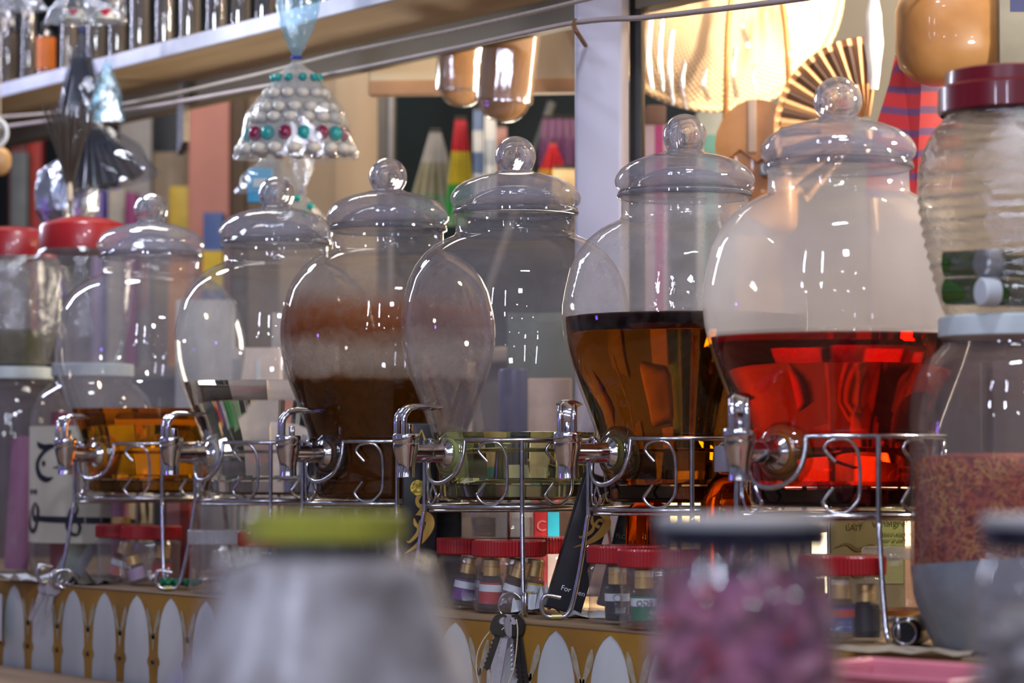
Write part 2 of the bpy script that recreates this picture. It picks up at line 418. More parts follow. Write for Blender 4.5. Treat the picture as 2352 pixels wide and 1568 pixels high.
M_SLEEVE = pmat('brass_sleeve', (.45, .38, .16), .35, .6)
def make_stand(X, Z, tapdeg, label):
    w = W(X, Z, -.17)
    a = R(tapdeg); d = W(-math.sin(a), -math.cos(a)); yaw = math.atan2(d.x, -d.y)
    r = thing('wire_stand', label, 'wire stand', w, yaw, 'chrome wire stands under the dispensers')
    up, lo = .022 + .17, -.052 + .17
    def pol(rad, az, z):  # az 0 = tap direction (-y), growing counter-clockwise seen from above
        return (rad * math.sin(az), -rad * math.cos(az), z)
    ga = R(19)
    ring = [pol(.1005, ga + (2 * PI - 2 * ga) * k / 64, up) for k in range(65)]
    u = [pol(.1005, ga, up), pol(.1010, ga, up - .004), pol(.1030, ga * .98, up - .018), pol(.106, ga * .80, up - .035), pol(.108, ga * .42, up - .045), pol(.1085, 0, up - .048),
         pol(.108, -ga * .42, up - .045), pol(.106, -ga * .80, up - .035), pol(.1030, -ga * .98, up - .018), pol(.1010, -ga, up - .004), pol(.1005, -ga, up)]
    MB().tube(ring + catmull(list(reversed(u)), 5)[1:-1], .0026, 8, True).build('top_ring', M_WIRE, r, 80)
    MB().tube([pol(.0995, 2 * PI * k / 64, lo) for k in range(64)], .0026, 8, True).build('lower_ring', M_WIRE, r, 80)
    cross = MB()
    for k in range(2):
        z1 = lo - .0012 - .004 * k
        cross.tube([pol(.0985, R(57) + k * PI / 2, z1), pol(.0985, R(57) + k * PI / 2 + PI, z1)], .0022, 8)
    cross.build('support_bars', M_WIRE, r, 80)
    first = None
    for k in range(4):
        az = R(57) + k * PI / 2
        if k == 0:
            pts = catmull([pol(.1035, 0, up), pol(.1035, 0, lo), pol(.105, 0, lo - .012), pol(.112, 0, lo - .06), pol(.1205, 0, lo - .100), pol(.126, 0, .0065), pol(.131, 0, .0036), pol(.141, 0, .0030), pol(.149, 0, .0050),
                           pol(.1535, 0, .0125), pol(.1520, 0, .0225), pol(.1475, 0, .0262), pol(.133, 0, .0238)], 5)
            l = MB().tube(pts, .0026, 8).build('leg', M_WIRE, r, 80)
            s_ = MB().tube([pol(.132, 0, .0036), pol(.143, 0, .0033)], .0034, 10).build('foot_sleeve', M_SLEEVE, l, 60)
            first = l
        else:
            l = first.copy(); col.objects.link(l); l.parent = r
            c = first.children[0].copy(); col.objects.link(c); c.parent = l
        l.rotation_euler = (0, 0, az)
    # bent wire scrolls between the rings
    H = up - lo
    prof = [(-.004, .68), (-.0125, .80), (-.0140, .86), (-.010, .935), (.000, .968), (.010, .94), (.0165, .80), (.0185, .60), (.0185, .35), (.0165, .20), (.008, .07), (-.002, .035), (-.011, .08), (-.0155, .16), (-.0150, .20), (-.0060, .36)]
    def scroll(flip):
        pts = catmull([pol(.1000, flip * x / .1, lo + H * t) for x, t in prof], 4)
        return MB().tube(pts, .0018, 6).build('scroll', M_WIRE, r, 80)
    sA, sB = scroll(1), scroll(-1)
    spots = [(sA, R(57 - 22)), (sB, R(-33 + 22))]
    spots = [(1, R(57 - 20)), (-1, R(-33 + 14))]
    for q in range(3):
        spots += [(1, R(57 + 24 + 90 * q)), (-1, R(57 + 64 + 90 * q))]
    ua = ub = False
    for fl_, az in spots:
        if fl_ > 0: o = sA if not ua else sA.copy(); new = ua; ua = True
        else: o = sB if not ub else sB.copy(); new = ub; ub = True
        if new: col.objects.link(o); o.parent = r
        o.rotation_euler = (0, 0, az)
    return r

DZ = [3.74, 3.52, 3.30, 3.079, 2.879, 2.598]
DPX = [347, 634, 891, 1184, 1573, 1926]
DX = [(p - CX) / F * z * 1.003 for p, z in zip(DPX, DZ)]
TAP = [40, 55, 48, 53, 57, 44]
LEV = [.070, .101, .097, .031, .152, .118]
HYAW = [6, 0, -25, 2, 52, 38]

g_clear = dict(hazecol=(.72, .72, .82))
G = [thin_glass('dispenser_glass_dusty', haze=.12, haze_mottle=.04, bscale=9, clear_below=.117, **g_clear),
     thin_glass('dispenser_glass_clear', haze=.09, haze_mottle=.03, bscale=9, hazecol=(.70, .74, .82), clear_below=.148),
     thin_glass('dispenser_glass_stained', haze=.12, hazecol=(.6, .5, .45), film=[
         (.10, .97, (.12, .036, .003)), (.140, .97, (.12, .036, .003)), (.150, .60, (.30, .22, .16)), (.175, .55, (.40, .32, .26)), (.190, .60, (.34, .22, .15)), (.202, .97, (.22, .07, .022)),
         (.225, .92, (.32, .12, .05)), (.248, .42, (.42, .32, .27)), (.275, .18, (.6, .56, .56)), (.33, .1, (.7, .7, .75))]),
     thin_glass('dispenser_glass_grimy', haze=.13, haze_mottle=.05, bscale=12, hazecol=(.55, .53, .60), clear_below=.078),
     thin_glass('dispenser_glass_misted', haze=.26, haze_mottle=.14, bscale=16, hazecol=(.74, .72, .74), bump=.12, clear_below=.199),
     thin_glass('dispenser_glass_frosted', haze=.14, haze_mottle=.04, bscale=6, hazecol=(.86, .84, .86), clear_below=.165, tshare=.84, grad=[(.0, .0), (.15, .02), (.165, .38), (.25, .48), (.29, .30), (.34, .05)])]
Lq = [solid_glass('amber_syrup', (.90, .56, .012), 1.36), solid_glass('clear_water', (.95, .96, .97), 1.333), pmat('brown_brew', (.075, .022, .002), .3, col2=(.03, .01, .003), scale=6),
      solid_glass('pale_lime_water', (.86, .87, .66), 1.335), solid_glass('dark_amber_syrup', (.42, .23, .012), 1.37), solid_glass('red_syrup', (.68, .11, .028), 1.36)]
BM = [solid_glass('base_amber', (.5, .32, .10)), M_GLASS, pmat('base_brown', (.02, .008, .004), .2), solid_glass('base_lime', (.7, .72, .55)), solid_glass('base_dark', (.12, .06, .02)), solid_glass('base_red', (.06, .01, .01))]
BO = [thin_glass('boss_amber', tint=(.95, .6, .08), haze=.10, hazecol=(.7, .5, .05), f0=.08), thin_glass('boss_clear', haze=.2, hazecol=(.75, .75, .78), f0=.08), thin_glass('boss_brown', tint=(.4, .25, .15), haze=.3, hazecol=(.12, .08, .06), f0=.08),
      thin_glass('boss_lime', tint=(.75, .8, .45), haze=.18, hazecol=(.55, .6, .35), f0=.08), thin_glass('boss_olive', tint=(.45, .42, .12), haze=.28, hazecol=(.16, .15, .05), f0=.08), thin_glass('boss_ochre', tint=(.8, .45, .08), haze=.30, hazecol=(.35, .2, .03), f0=.08)]
DLAB = ['dusty glass dispenser holding a little bright amber syrup, farthest left of the row',
        'glass dispenser half full of clear water between the amber and the brown one',
        'glass dispenser full of brown drink with rust brown residue on its walls',
        'nearly empty glass dispenser with a little pale lime water at the bottom',
        'glass dispenser filled with very dark amber syrup under a misted dome',
        'frosted glass dispenser filled with clear red syrup, largest in the row']
SLAB = ['chrome wire stand carrying the dispenser of bright amber syrup', 'chrome wire stand carrying the dispenser of clear water', 'chrome wire stand carrying the brown stained dispenser',
        'chrome wire stand carrying the nearly empty lime water dispenser', 'chrome wire stand carrying the very dark amber dispenser', 'chrome wire stand carrying the red syrup dispenser']
tilts = [(0, 0), (R(1), R(-1)), (0, R(.8)), (R(.6), R(.6)), (0, R(1.6)), (0, 0)]
for i in range(6):
    make_dispenser('glass_dispenser', DLAB[i], DX[i], DZ[i], TAP[i], LEV[i], G[i], Lq[i], HYAW[i], BM[i], BO[i], (0, 0))
    make_stand(DX[i], DZ[i], TAP[i], SLAB[i])

# ------------------------------------------------------------------ counter with its painted frieze, and the front ledge
EY, X0, X1 = 1.69, -4.3, -.55
M_MUST = pmat('mustard_paint', (.36, .19, .022), .5, col2=(.24, .12, .018), scale=14, bump=.08)
M_WHPAINT = pmat('worn_white_paint', (.60, .63, .62), .6, col2=(.40, .44, .46), scale=7, stretch=(1, 1, .35), bump=.05)
M_CWOOD = pmat('counter_wood', (.26, .17, .085), .6, col2=(.15, .095, .05), scale=9, stretch=(.2, 3, 3), bump=.1)
M_LEAFP = pmat('grey_leaf_paint', (.40, .37, .27), .6, col2=(.30, .26, .17), scale=90)
cn = thing('market_counter', 'long wooden counter with mustard and white painted frieze', 'counter', (0, 0, 0))
c = MB(); c.box((X0 + X1) / 2, EY + .42, CT - .0015, X1 - X0, .84, .003, .001); c.build('counter_top', M_CWOOD, cn)
c = MB(); c.box((X0 + X1) / 2, EY + .0112, (CT + LT) / 2 - .02, X1 - X0, .020, CT - LT + .04 - .006, .0008); c.build('frieze_board', M_WHPAINT, cn)
c = MB(); c.box((X0 + X1) / 2, EY + .43, (LT - .04) / 2, X1 - X0, .78, LT - .04); c.build('counter_carcass', M_CWOOD, cn)
per = .0905
half = [(0, .04525), (.0030, .0450), (.0060, .0390), (.0095, .0335), (.016, .0272), (.025, .0215), (.036, .0170), (.048, .0138), (.060, .0127), (.070, .0118), (.079, .0120), (.084, .0158), (.0885, .0163), (.094, .0120), (.106, .0105), (.1235, .0100)]
orn, leaves, studs = MB(), MB(), []
top = CT - .0030
x = X0 + .03
fy = EY + .0005
while x < X1 - .04:
    pts = [(x - w, top - z) for z, w in half] + [(x + w, top - z) for z, w in reversed(half)]
    for (za, wa), (zb, wb) in zip(half, half[1:]):
        orn.add([(x - wa, fy, top - za), (x + wa, fy, top - za), (x + wb, fy, top - zb), (x - wb, fy, top - zb)], [(0, 3, 2, 1)])
    def lf(pts, ws):
        leaves.strip([(x + p[0], top - p[1]) for p in pts], ws, lambda u, v: (u, fy - .0006, v), 4)
    lf([(-.0165, .018), (-.0135, .028), (-.007, .045), (-.0005, .058)], [.003, .0090, .0070, .003])
    lf([(.0165, .019), (.0135, .030), (.006, .046), (.0005, .058)], [.003, .0105, .0075, .003])
    lf([(0, .050), (0, .060), (0, .072)], [.009, .0070, .002])
    studs.append(x)
    x += per
orn.build('mustard_columns', M_MUST, cn, 0); leaves.build('painted_leaves', M_LEAFP, cn, 0)
sd0 = None
for x in studs:
    if sd0 is None: sd = sd0 = MB().lathe([(0, .0028), (.0026, .002), (.0036, 0)], 12, Matrix.Rotation(R(90), 4, 'X')).build('dark_stud', pmat('dark_stud', (.04, .03, .02), .4, .5), cn)
    else: sd = sd0.copy(); col.objects.link(sd); sd.parent = cn
    sd.location = (x, fy - .0004, top - .0865)

lg = thing('display_ledge', 'brown wooden display ledge in front of the painted counter', 'ledge', (0, 0, 0))
M_LWOOD = pmat('ledge_wood', (.30, .19, .10), .55, col2=(.17, .10, .055), scale=7, stretch=(.25, 3, 3), bump=.12)
c = MB(); c.box(-1.6, 1.115, LT - .015, 4.6, 1.14, .03, .004); c.build('ledge_top', M_LWOOD, lg)
c = MB(); c.box(-1.6, 1.13, (LT - .03) / 2, 4.4, 1.06, LT - .03); c.build('ledge_front', M_LWOOD, lg)

# ------------------------------------------------------------------ jars of several kinds
def screw_lid(r, z0, h, mat, parent, dome=0., ribs=60, amp=.012, name='lid'):
    m = MB().lathe([(r * .97, z0), (r, z0 + h * .08), (r, z0 + h * .9), (r * .965, z0 + h)] + ([(r * .9, z0 + h)] if not dome else [(r * .80, z0 + h + dome * .35), (r * .5, z0 + h + dome * .85)]) + [(0, z0 + h + dome)], ribs * 4 if ribs else 48, None,
                   (lambda a, t, z: 1 - amp * (.5 + .5 * math.cos(a * ribs)) * (1 if t < .75 else 0)) if ribs else None)
    return m.build(name, mat, parent, 30)

def small_jar(label, px, Z, lid_mat=None, body_mat=None, r=.0414, h=.081, group='small clear jars with red screw lids'):
    t = thing('screw_lid_jar', label, 'jar', onc(px, Z), random.uniform(0, 3), group)
    k = r / .0414
    MB().lathe([(0, .0015), (r * .82, .0015), (r * .93, .003), (r * .975, .008), (r * .955, .013), (r * .935, .016), (r * .94, h - .034), (r * .975, h - .028), (r * .97, h - .024), (r * .90, h - .021), (r * .9, h - .004)], 56).build('jar_body', body_mat or M_PET, t, 50)
    screw_lid(r, h - .0185, .0185, lid_mat or M_RED, t, .0, 70, .02)
    return t

def vial(base, ax, label, lab_mat, fill_mat, cap=M_GOLD, group='little perfume vials in the red lidded jars', r=.0125, h=.056, band=None):
    """base point, unit axis"""
    q = Vector((0, 0, 1)).rotation_difference(Vector(ax).normalized())
    t = thing('perfume_vial', label, 'vial', base, group=group, rot=q.to_euler())
    MB().lathe([(0, 0), (r * .9, 0), (r, .0012), (r, h * .60), (r * .8, h * .66), (r * .55, h * .68), (0, h * .68)], 24).build('vial_body', fill_mat, t)
    MB().lathe([(0, h), (r * .68, h), (r * .74, h - .001), (r * .74, h * .86), (r * .70, h * .85), (r * .74, h * .84), (r * .74, h * .67), (0, h * .67)], 24).build('cap', cap, t)
    l = MB().lathe([(r * 1.02, h * .12), (r * 1.02, h * .54)], 24).build('paper_label', lab_mat, t)
    if band: MB().lathe([(r * 1.05, h * .36), (r * 1.05, h * .50)], 24).build('label_band', band, t)
    return t

M_VG = thin_glass('vial_glass', tint=(.75, .7, .62), haze=.35, hazecol=(.25, .2, .17))
M_VB = pmat('vial_brown', (.09, .045, .025), .15)
mk = lambda n, c, r=.5: pmat(n, c, r, scale=30)
L_PUR, L_RED, L_YEL, L_GRN, L_BLU = mk('purple_label', (.16, .05, .22)), mk('red_label', (.45, .05, .03)), mk('yellow_label', (.60, .42, .02)), mk('green_label', (.02, .16, .07)), mk('blue_label', (.03, .05, .20))

jM1 = small_jar('clear jar with red lid holding purple labelled vials beside the standing black box', 1085, 3.105)
jM2 = small_jar('red lidded clear jar of brown and yellow labelled vials left of the leaning black box', 1170, 3.02)
jM3 = small_jar('clear jar with red lid half hidden behind the jar of yellow labelled vials', 1246, 3.135)
jN1 = small_jar('red lidded clear jar holding a white stamped vial right of the leaning black box', 1438, 2.825)
jN2 = small_jar('clear jar with red lid holding the green labelled vial', 1513, 2.72)
jA1 = small_jar('clear jar with red lid holding mixed trinkets below the amber dispenser', 347, 3.685)
jA2 = small_jar('clear jar with red lid holding an orange labelled vial beside the lettered jar', 287, 3.775)
jA4 = small_jar('clear jar with red lid just left of the yellow lidded foreground jar', 622, 3.38)
jP = small_jar('clear jar with red lid holding gold capped blue labelled vials below the red dispenser', 1934, 2.54)
M_FLID = thin_glass('frosted_lid_plastic', haze=.5, hazecol=(.7, .7, .75), rough=.15, f0=.1)
jW = small_jar('clear jar with frosted white lid below the water dispenser', 505, 3.46, M_FLID, group='small clear jars with frosted lids')

def in_jar(j, dx, dz, ang, label, lab, fill=M_VG, lean=.12, band=None, h=.056):
    """vial standing in jar j; dx right, dz away, lean toward picture angle"""
    b = j.location + (W(dx, dz) - W(0, 0)); b.z = CT + .004
    ax = W(math.sin(ang) * lean, math.cos(ang) * lean) - W(0, 0); ax.z = 1
    return vial(b, ax, label, lab, fill, band=band, h=h)
in_jar(jM1, -.012, -.012, PI / 2, 'purple labelled vial leaning at the left in its red lidded jar', L_PUR, lean=.18, band=M_PAPER)
in_jar(jM1, .014, -.016, PI / 2, 'purple labelled vial at the right of the same jar', L_PUR, lean=.12, band=M_PAPER)
in_jar(jM2, -.022, -.010, PI / 2, 'red labelled vial at the left inside the jar behind the key bunch', L_RED, lean=.05, band=M_PAPER)
in_jar(jM2, -.001, -.020, PI / 2, 'brown dotted vial with white band leaning in the jar behind the key bunch', M_VB, lean=.3, band=M_PAPER, h=.056)
in_jar(jM2, .022, -.010, PI / 2, 'yellow labelled vial at the right inside the jar behind the key bunch', L_YEL, lean=.14, band=M_PAPER, h=.056)
in_jar(jM2, .006, .016, PI / 2, 'plain gold capped vial at the back of the jar behind the key bunch', M_VB, lean=.05)
vN = in_jar(jN1, -.010, -.016, PI / 2, 'dark vial with white round stamped label in the jar right of the leaning box', M_BLACK, M_BLACKPL, lean=.03, band=M_PAPER)
vG = in_jar(jN2, -.016, -.018, 0, 'green labelled vial with white middle band in its red lidded jar', L_GRN, lean=.0, band=M_PAPER, h=.057)
in_jar(jN2, .014, -.004, PI / 2, 'silver capped vial tilted beside the green labelled vial', M_VB, lean=.35)
in_jar(jA2, -.012, -.012, PI / 2, 'orange labelled vial tilted in the jar beside the lettered jar', mk('orange_label', (.5, .14, .03)), lean=.32, band=M_PAPER)
in_jar(jA1, -.014, -.012, -PI / 2, 'pale lilac trinket vial at the left of the trinket jar', mk('lilac_label', (.42, .3, .42)), lean=.3, h=.038)
in_jar(jA1, .014, -.010, PI / 2, 'dark red trinket vial at the right of the trinket jar', L_RED, lean=.1, h=.05)
in_jar(jP, -.004, -.020, 0, 'gold capped vial with blue and red label below the red dispenser', L_BLU, lean=.0, band=L_RED, h=.056)
in_jar(jP, -.026, -.008, 0, 'gold capped vial with pale label at the left of the jar below the red dispenser', mk('grey_label', (.3, .32, .34)), lean=.0, h=.056)
in_jar(jP, .022, -.008, 0, 'dark capped vial at the right of the jar below the red dispenser', M_BLACK, M_BLACKPL, lean=.08, h=.05)
tx = text('EGO', .0080, vG, M_INK, (0, -.0134, .021), rot=(R(90), 0, 0), sx=-1)
vG.rotation_euler = (0, 0, CAMYAW)
M_STAMP = pmat('stamp_grey', (.25, .25, .28), .6)
vN.rotation_euler = (0, 0, CAMYAW)
MB().tube([(.0045 * math.cos(a), -.0134, .0240 + .0035 * math.sin(a)) for a in [2 * PI * k / 20 for k in range(20)]], .0003, 5, True).build('round_stamp', M_STAMP, vN)

def tall_jar(name, label, px, Z, prof, glass, lid_r, lid_z, lid_h, lid_mat, base_z=CT, dome=0., ribs=0, group=None, mod=None, seg=64):
    t = thing(name, label, 'jar', onc(px, Z, base_z), CAMYAW, group)
    MB().lathe(prof, seg, None, mod).build('jar_body', glass, t, 60)
    l = screw_lid(lid_r, lid_z, lid_h, lid_mat, t, dome, ribs)
    return t

# left stack: two tall jars under white lids, two squat jars with red lids on top of them
ZB, ZA = 3.95, 4.085
tallp = [(0, .001), (.078, .001), (.086, .006), (.090, .02), (.090, .225), (.088, .243), (.080, .262), (.066, .277), (.057, .284), (.056, .304)]
M_JARD = thin_glass('dim_jar_glass', haze=.14, hazecol=(.45, .40, .43), bump=.05, bscale=14)
jB = tall_jar('tall_storage_jar', 'tall glass jar wearing a cream label with big Arabic lettering', 210, ZB, tallp, M_JARD, .060, .291, .019, M_WHITELID, ribs=0)
jA = tall_jar('tall_storage_jar', 'tall glass jar of pinkish packets at the far left picture edge', 27, ZA, tallp, M_JARD, .060, .291, .019, M_WHITELID, ribs=0)
squat = [(0, .001), (.050, .001), (.056, .006), (.066, .05), (.0725, .115), (.0735, .150), (.070, .164), (.060, .170), (.060, .19)]
M_CRINK = thin_glass('crinkled_jar_plastic', haze=.22, hazecol=(.6, .58, .6), bump=1.0, bscale=30, rough=.1, f0=.12)
uB = tall_jar('squat_jar', 'squat plastic jar with domed red lid standing on the lettered jar', 187, ZB - .01, squat, M_PET, .066, .163, .040, M_RED, CT + .310, .012, 0)
uA = tall_jar('squat_jar', 'squat crinkled plastic jar with red lid on the far left jar', 22, ZA, squat, M_CRINK, .066, .163, .040, M_RED, CT + .310, .010, 0)
MB().lathe([(0, .003), (.053, .003), (.062, .04), (.064, .055), (.0, .058)], 32, None, lambda a, t, z: 1 + .05 * math.sin(5 * a)).build('dark_contents', pmat('dark_herbs', (.10, .10, .06), .9, scale=60, bump=.4), uA)
# label with lettering on the tall jar
M_CREAM = pmat('cream_label_paper', (.60, .58, .46), .7, col2=(.54, .52, .42), scale=10)
def onjar(px, py, rad=.0909, cxp=210, Zj=ZB):
    s_ = max(-1, min(1, (px - cxp) * (Zj - .06) / F / rad)); ph = math.asin(s_)
    return (rad * math.sin(ph), -rad * math.cos(ph), hh(py, Zj - .06) + .17)
lab = MB(); vs, fs = [], []
for i in range(25):
    ph = R(-92 + 175 * i / 24)
    for py in (978, 1246):
        vs.append((.0905 * math.sin(ph), -.0905 * math.cos(ph), hh(py, ZB - .06) + .17))
for i in range(24): fs.append((2 * i, 2 * i + 1, 2 * i + 3, 2 * i + 2))
lab.add(vs, fs); lab.build('paper_label', M_CREAM, jB, 60)
ar = MB()
def st(pts, ws, sm_=6): ar.strip([(p[0], p[1]) for p in pts], ws, onjar, sm_)
st([(98, 1014), (104, 1022), (118, 1027), (134, 1025), (150, 1022)], [3, 12, 14, 12, 3])                       # head of jim
st([(136, 1026), (116, 1038), (102, 1055), (98, 1072), (106, 1092), (124, 1101), (141, 1096)], [8, 9, 10, 11, 13, 13, 3])
st([(116, 1056), (116, 1064), (116, 1072)], [1, 11, 1], 3)                                                     # its dot
st([(140, 1074), (150, 1073), (162, 1068)], [2, 5, 7], 3)
st([(150, 1022), (158, 1060), (172, 1074), (188, 1068)], [3, 6, 7, 6])
st([(228, 1012), (230, 1040), (233, 1074)], [7, 7, 5])                                                         # alif beyond the tap
ar.build('arabic_lettering', M_INK, jB, 0); ar = MB()
st([(81, 1122), (81, 1129), (81, 1136)], [1, 11.5, 1], 3); st([(93, 1122), (93, 1129), (93, 1136)], [1, 11.5, 1], 3)   # dots of qaf
st([(93, 1153), (87, 1164), (86, 1178), (90, 1192), (99, 1194)], [2, 7, 8, 10, 12])
st([(93, 1153), (100, 1166), (101, 1182), (98, 1202), (90, 1219), (80, 1217), (75, 1204), (76, 1184), (78, 1168)], [2, 8, 9, 8, 10, 11, 8, 4, 1])
st([(92, 1190), (130, 1192), (180, 1193), (262, 1195)], [13, 14, 15, 15], 3)                                    # long joining stroke
st([(198, 1152), (184, 1170), (178, 1192)], [2, 6, 8]); st([(198, 1153), (199, 1172), (190, 1192)], [2, 7, 8])
st([(176, 1192), (176, 1208), (186, 1224), (200, 1226), (206, 1210), (199, 1197), (186, 1196)], [8, 9, 9, 7, 8, 7, 5])
st([(262, 1195), (300, 1196), (318, 1199), (329, 1196), (331, 1172), (330, 1148)], [15, 15, 15, 12, 7, 6])
st([(302, 1199), (306, 1186), (307, 1173)], [12, 7, 1], 3)
st([(345, 1150), (346, 1172), (347, 1199)], [6, 6, 2])
ar.build('arabic_lettering', M_INK, jB, 0)
# things shut inside the two tall jars
def packet(label, parent_jar, dx, dz, w, h, mat, lean, name='paper_packet', z=.006, th=.006):
    p = parent_jar.location + (W(dx, dz) - W(0, 0)); p.z = CT + z
    t = thing(name, label, 'packet', p, group='packets shut in the tall jars', rot=(0, lean, CAMYAW))
    m = MB(); n = 8
    vs, fs = [], []
    for i in range(n + 1):
        for j in (0, 1):
            zz = h * i / n; b = th * math.sin(PI * i / n)
            for k in (-1, -.5, 0, .5, 1):
                vs.append((k * w / 2, (1 if j else -1) * b * (1 - k * k), zz))
    for i in range(n):
        for j in (0, 1):
            for k in range(4):
                a = i * 10 + j * 5 + k; b = a + 10
                fs.append((a, a + 1, b + 1, b) if not j else (a, b, b + 1, a + 1))
    m.add(vs, fs); m.build('wrapper', mat, t, 60)
    return t
packet('purple pink packet standing in the far left jar', jA, .012, -.03, .036, .20, mk('purple_wrap', (.34, .12, .26)), R(3))
packet('faded green packet beside the purple one in the far left jar', jA, -.03, -.02, .03, .17, mk('green_wrap', (.25, .30, .20)), R(-4))
packet('crimson packet standing tall in the lettered jar', jB, -.040, .012, .045, .235, mk('crimson_wrap', (.30, .03, .08)), R(0))
packet('pale green printed leaflet leaning inside the lettered jar', jB, -.035, -.04, .024, .105, mk('leaflet_green', (.45, .55, .42)), R(28))
packet('white and grey leaflet leaning inside the lettered jar', jB, -.014, -.045, .016, .10, mk('leaflet_grey', (.42, .43, .46)), R(30))

# right stack
ZR = 2.42
rp = [(0, .001), (.066, .001), (.076, .005), (.086, .02), (.096, .045), (.0995, .07), (.100, .205), (.0985, .228), (.093, .247), (.083, .262), (.0725, .270), (.070, .276), (.072, .279), (.070, .282), (.070, .298)]
M_JARR = thin_glass('saffron_jar_glass', haze=.09, hazecol=(.6, .56, .6), bump=.06, bscale=10)
jR = tall_jar('saffron_jar', 'tall glass jar of red saffron threads at the right picture edge', 2349, ZR, rp, M_JARR, .0735, .279, .0195, M_WHITELID)
sf = MB().lathe([(0, .004), (.064, .004), (.082, .02), (.0925, .045), (.0955, .07), (.0962, .160), (.090, .172), (.06, .176), (.03, .165), (0, .160)], 48, None, lambda a, t, z: 1 + .012 * math.sin(9 * a + 40 * z))
ms, nt, out = nmat('saffron_mass')
b = N(nt, 'ShaderNodeBsdfPrincipled'); b.inputs['Roughness'].default_value = .8
tc = N(nt, 'ShaderNodeTexCoord'); vo = N(nt, 'ShaderNodeTexNoise'); vo.inputs['Scale'].default_value = 180; vo.inputs['Detail'].default_value = 6
nt.links.new(tc.outputs['Object'], vo.inputs['Vector'])
nt.links.new(ramp(nt, vo.outputs['Fac'], [(.3, (.05, .005, .004)), (.5, (.20, .022, .012)), (.72, (.36, .06, .022))]), b.inputs['Base Color'])
bp = N(nt, 'ShaderNodeBump'); bp.inputs['Strength'].default_value = .8; bp.inputs['Distance'].default_value = .004
nt.links.new(vo.outputs['Fac'], bp.inputs['Height']); nt.links.new(bp.outputs['Normal'], b.inputs['Normal']); nt.links.new(b.outputs[0], out.inputs[0])
so = sf.build('saffron_mass', ms, None, 60, loc=jR.location)
tag(so, 'dark red dried saffron filling the tall jar at the right edge', 'saffron', kind='stuff')
th_ = MB()
for k in range(2400):
    a = random.uniform(PI, 2 * PI) + CAMYAW; a = CAMYAW - PI / 2 + random.uniform(-1.7, 1.7); z = random.uniform(.03, .172)
    rr = .0960 if z > .07 else .0925 + .0035 * (z - .045) / .025 if z > .045 else .083 + .0095 * (z - .02) / .025
    rr += .0012
    p = Vector((rr * math.cos(a), rr * math.sin(a), z))
    tgv = Vector((-math.sin(a), math.cos(a), 0)); q = random.uniform(0, PI)
    d = (tgv * math.cos(q) + Vector((0, 0, 1)) * math.sin(q)) * random.uniform(.002, .0055)
    e = (tgv * -math.sin(q) + Vector((0, 0, 1)) * math.cos(q)) * .0004
    th_.add([p - d - e, p + d - e * .6, p + d * 1.1 + e * .6, p - d + e], [(0, 1, 2, 3)])
th_.build('saffron_threads', pmat('straw_threads', (.62, .34, .09), .7, col2=(.42, .09, .03), scale=25), so, 0)
# silver tape round the foot of that jar
tp, vs, fs = MB(), [], []
for i in range(41):
    a = -PI / 2 + R(-88 + 176 * i / 40)
    zt = .076 + .024 * i / 40
    for k in range(7):
        z = .004 + (zt - .004) * k / 6
        rr = .1004 if z > .07 else .0965 + .0042 * (z - .045) / .025 if z > .045 else .0868 + .0097 * (z - .02) / .025 if z > .02 else .078 + .009 * z / .02
        rr += .0006 * math.sin(i * 1.7 + k * 2.1) + .0006
        vs.append((rr * math.cos(a), rr * math.sin(a), z))
for i in range(40):
    for k in range(6): fs.append((i * 7 + k, i * 7 + 7 + k, i * 7 + 8 + k, i * 7 + 1 + k))
tp.add(vs, fs); tp.build('silver_tape', pmat('silver_tape', (.22, .25, .28), .35, .2, col2=(.15, .17, .20), scale=14, bump=.5, coat=.3), jR, 60)

rp2 = sm([(0, .001), (.060, .001), (.068, .004), (.073, .018), (.080, .045), (.0865, .075), (.0905, .105), (.0905, .130), (.085, .152), (.076, .168), (.0690, .177), (.067, .181), (.067, .19)], 3)
M_RIB = thin_glass('rippled_jar_plastic', haze=.03, haze_mottle=.42, hazecol=(.58, .52, .57), bump=1., bscale=40, bstretch=(.5, .5, 2.4), rough=.06, f0=.30)  # pale mottling paints crinkle sparkles into the plastic's haze
_nt = M_RIB.node_tree; _o = [n for n in _nt.nodes if n.type == 'OUTPUT_MATERIAL'][0]; _src = _o.inputs[0].links[0].from_socket
_rf = N(_nt, 'ShaderNodeBsdfRefraction'); _rf.inputs['IOR'].default_value = 1.14; _rf.inputs['Color'].default_value = (.92, .9, .9, 1)
_bp = [n for n in _nt.nodes if n.type == 'BUMP'][0]; _nt.links.new(_bp.outputs[0], _rf.inputs['Normal'])
_mx = N(_nt, 'ShaderNodeMixShader'); _mx.inputs[0].default_value = .55; _nt.links.new(_src, _mx.inputs[1]); _nt.links.new(_rf.outputs[0], _mx.inputs[2]); _nt.links.new(_mx.outputs[0], _o.inputs[0])
def ripple(a, t, z):
    return 1 + (.012 * math.sin(z * 620 + 2.2 * math.sin(a * 2)) * max(.35, min(1, (.135 - z) / .03)) * (1 if z < .15 else 0) if z > .02 else 0)
rp2d = []
for (ra, za), (rb, zb) in zip(rp2, rp2[1:]):
    n = max(1, int(abs(zb - za) / .0016))
    for k in range(n): rp2d.append((ra + (rb - ra) * k / n, za + (zb - za) * k / n))
rp2d.append(rp2[-1])
jR2 = tall_jar('rippled_jar', 'rippled clear jar with dark red lid standing on the saffron jar', 2349, ZR, rp2d, M_RIB, .0725, .1815, .0255, M_DRED, CT + .2985, 0, 0, mod=ripple)
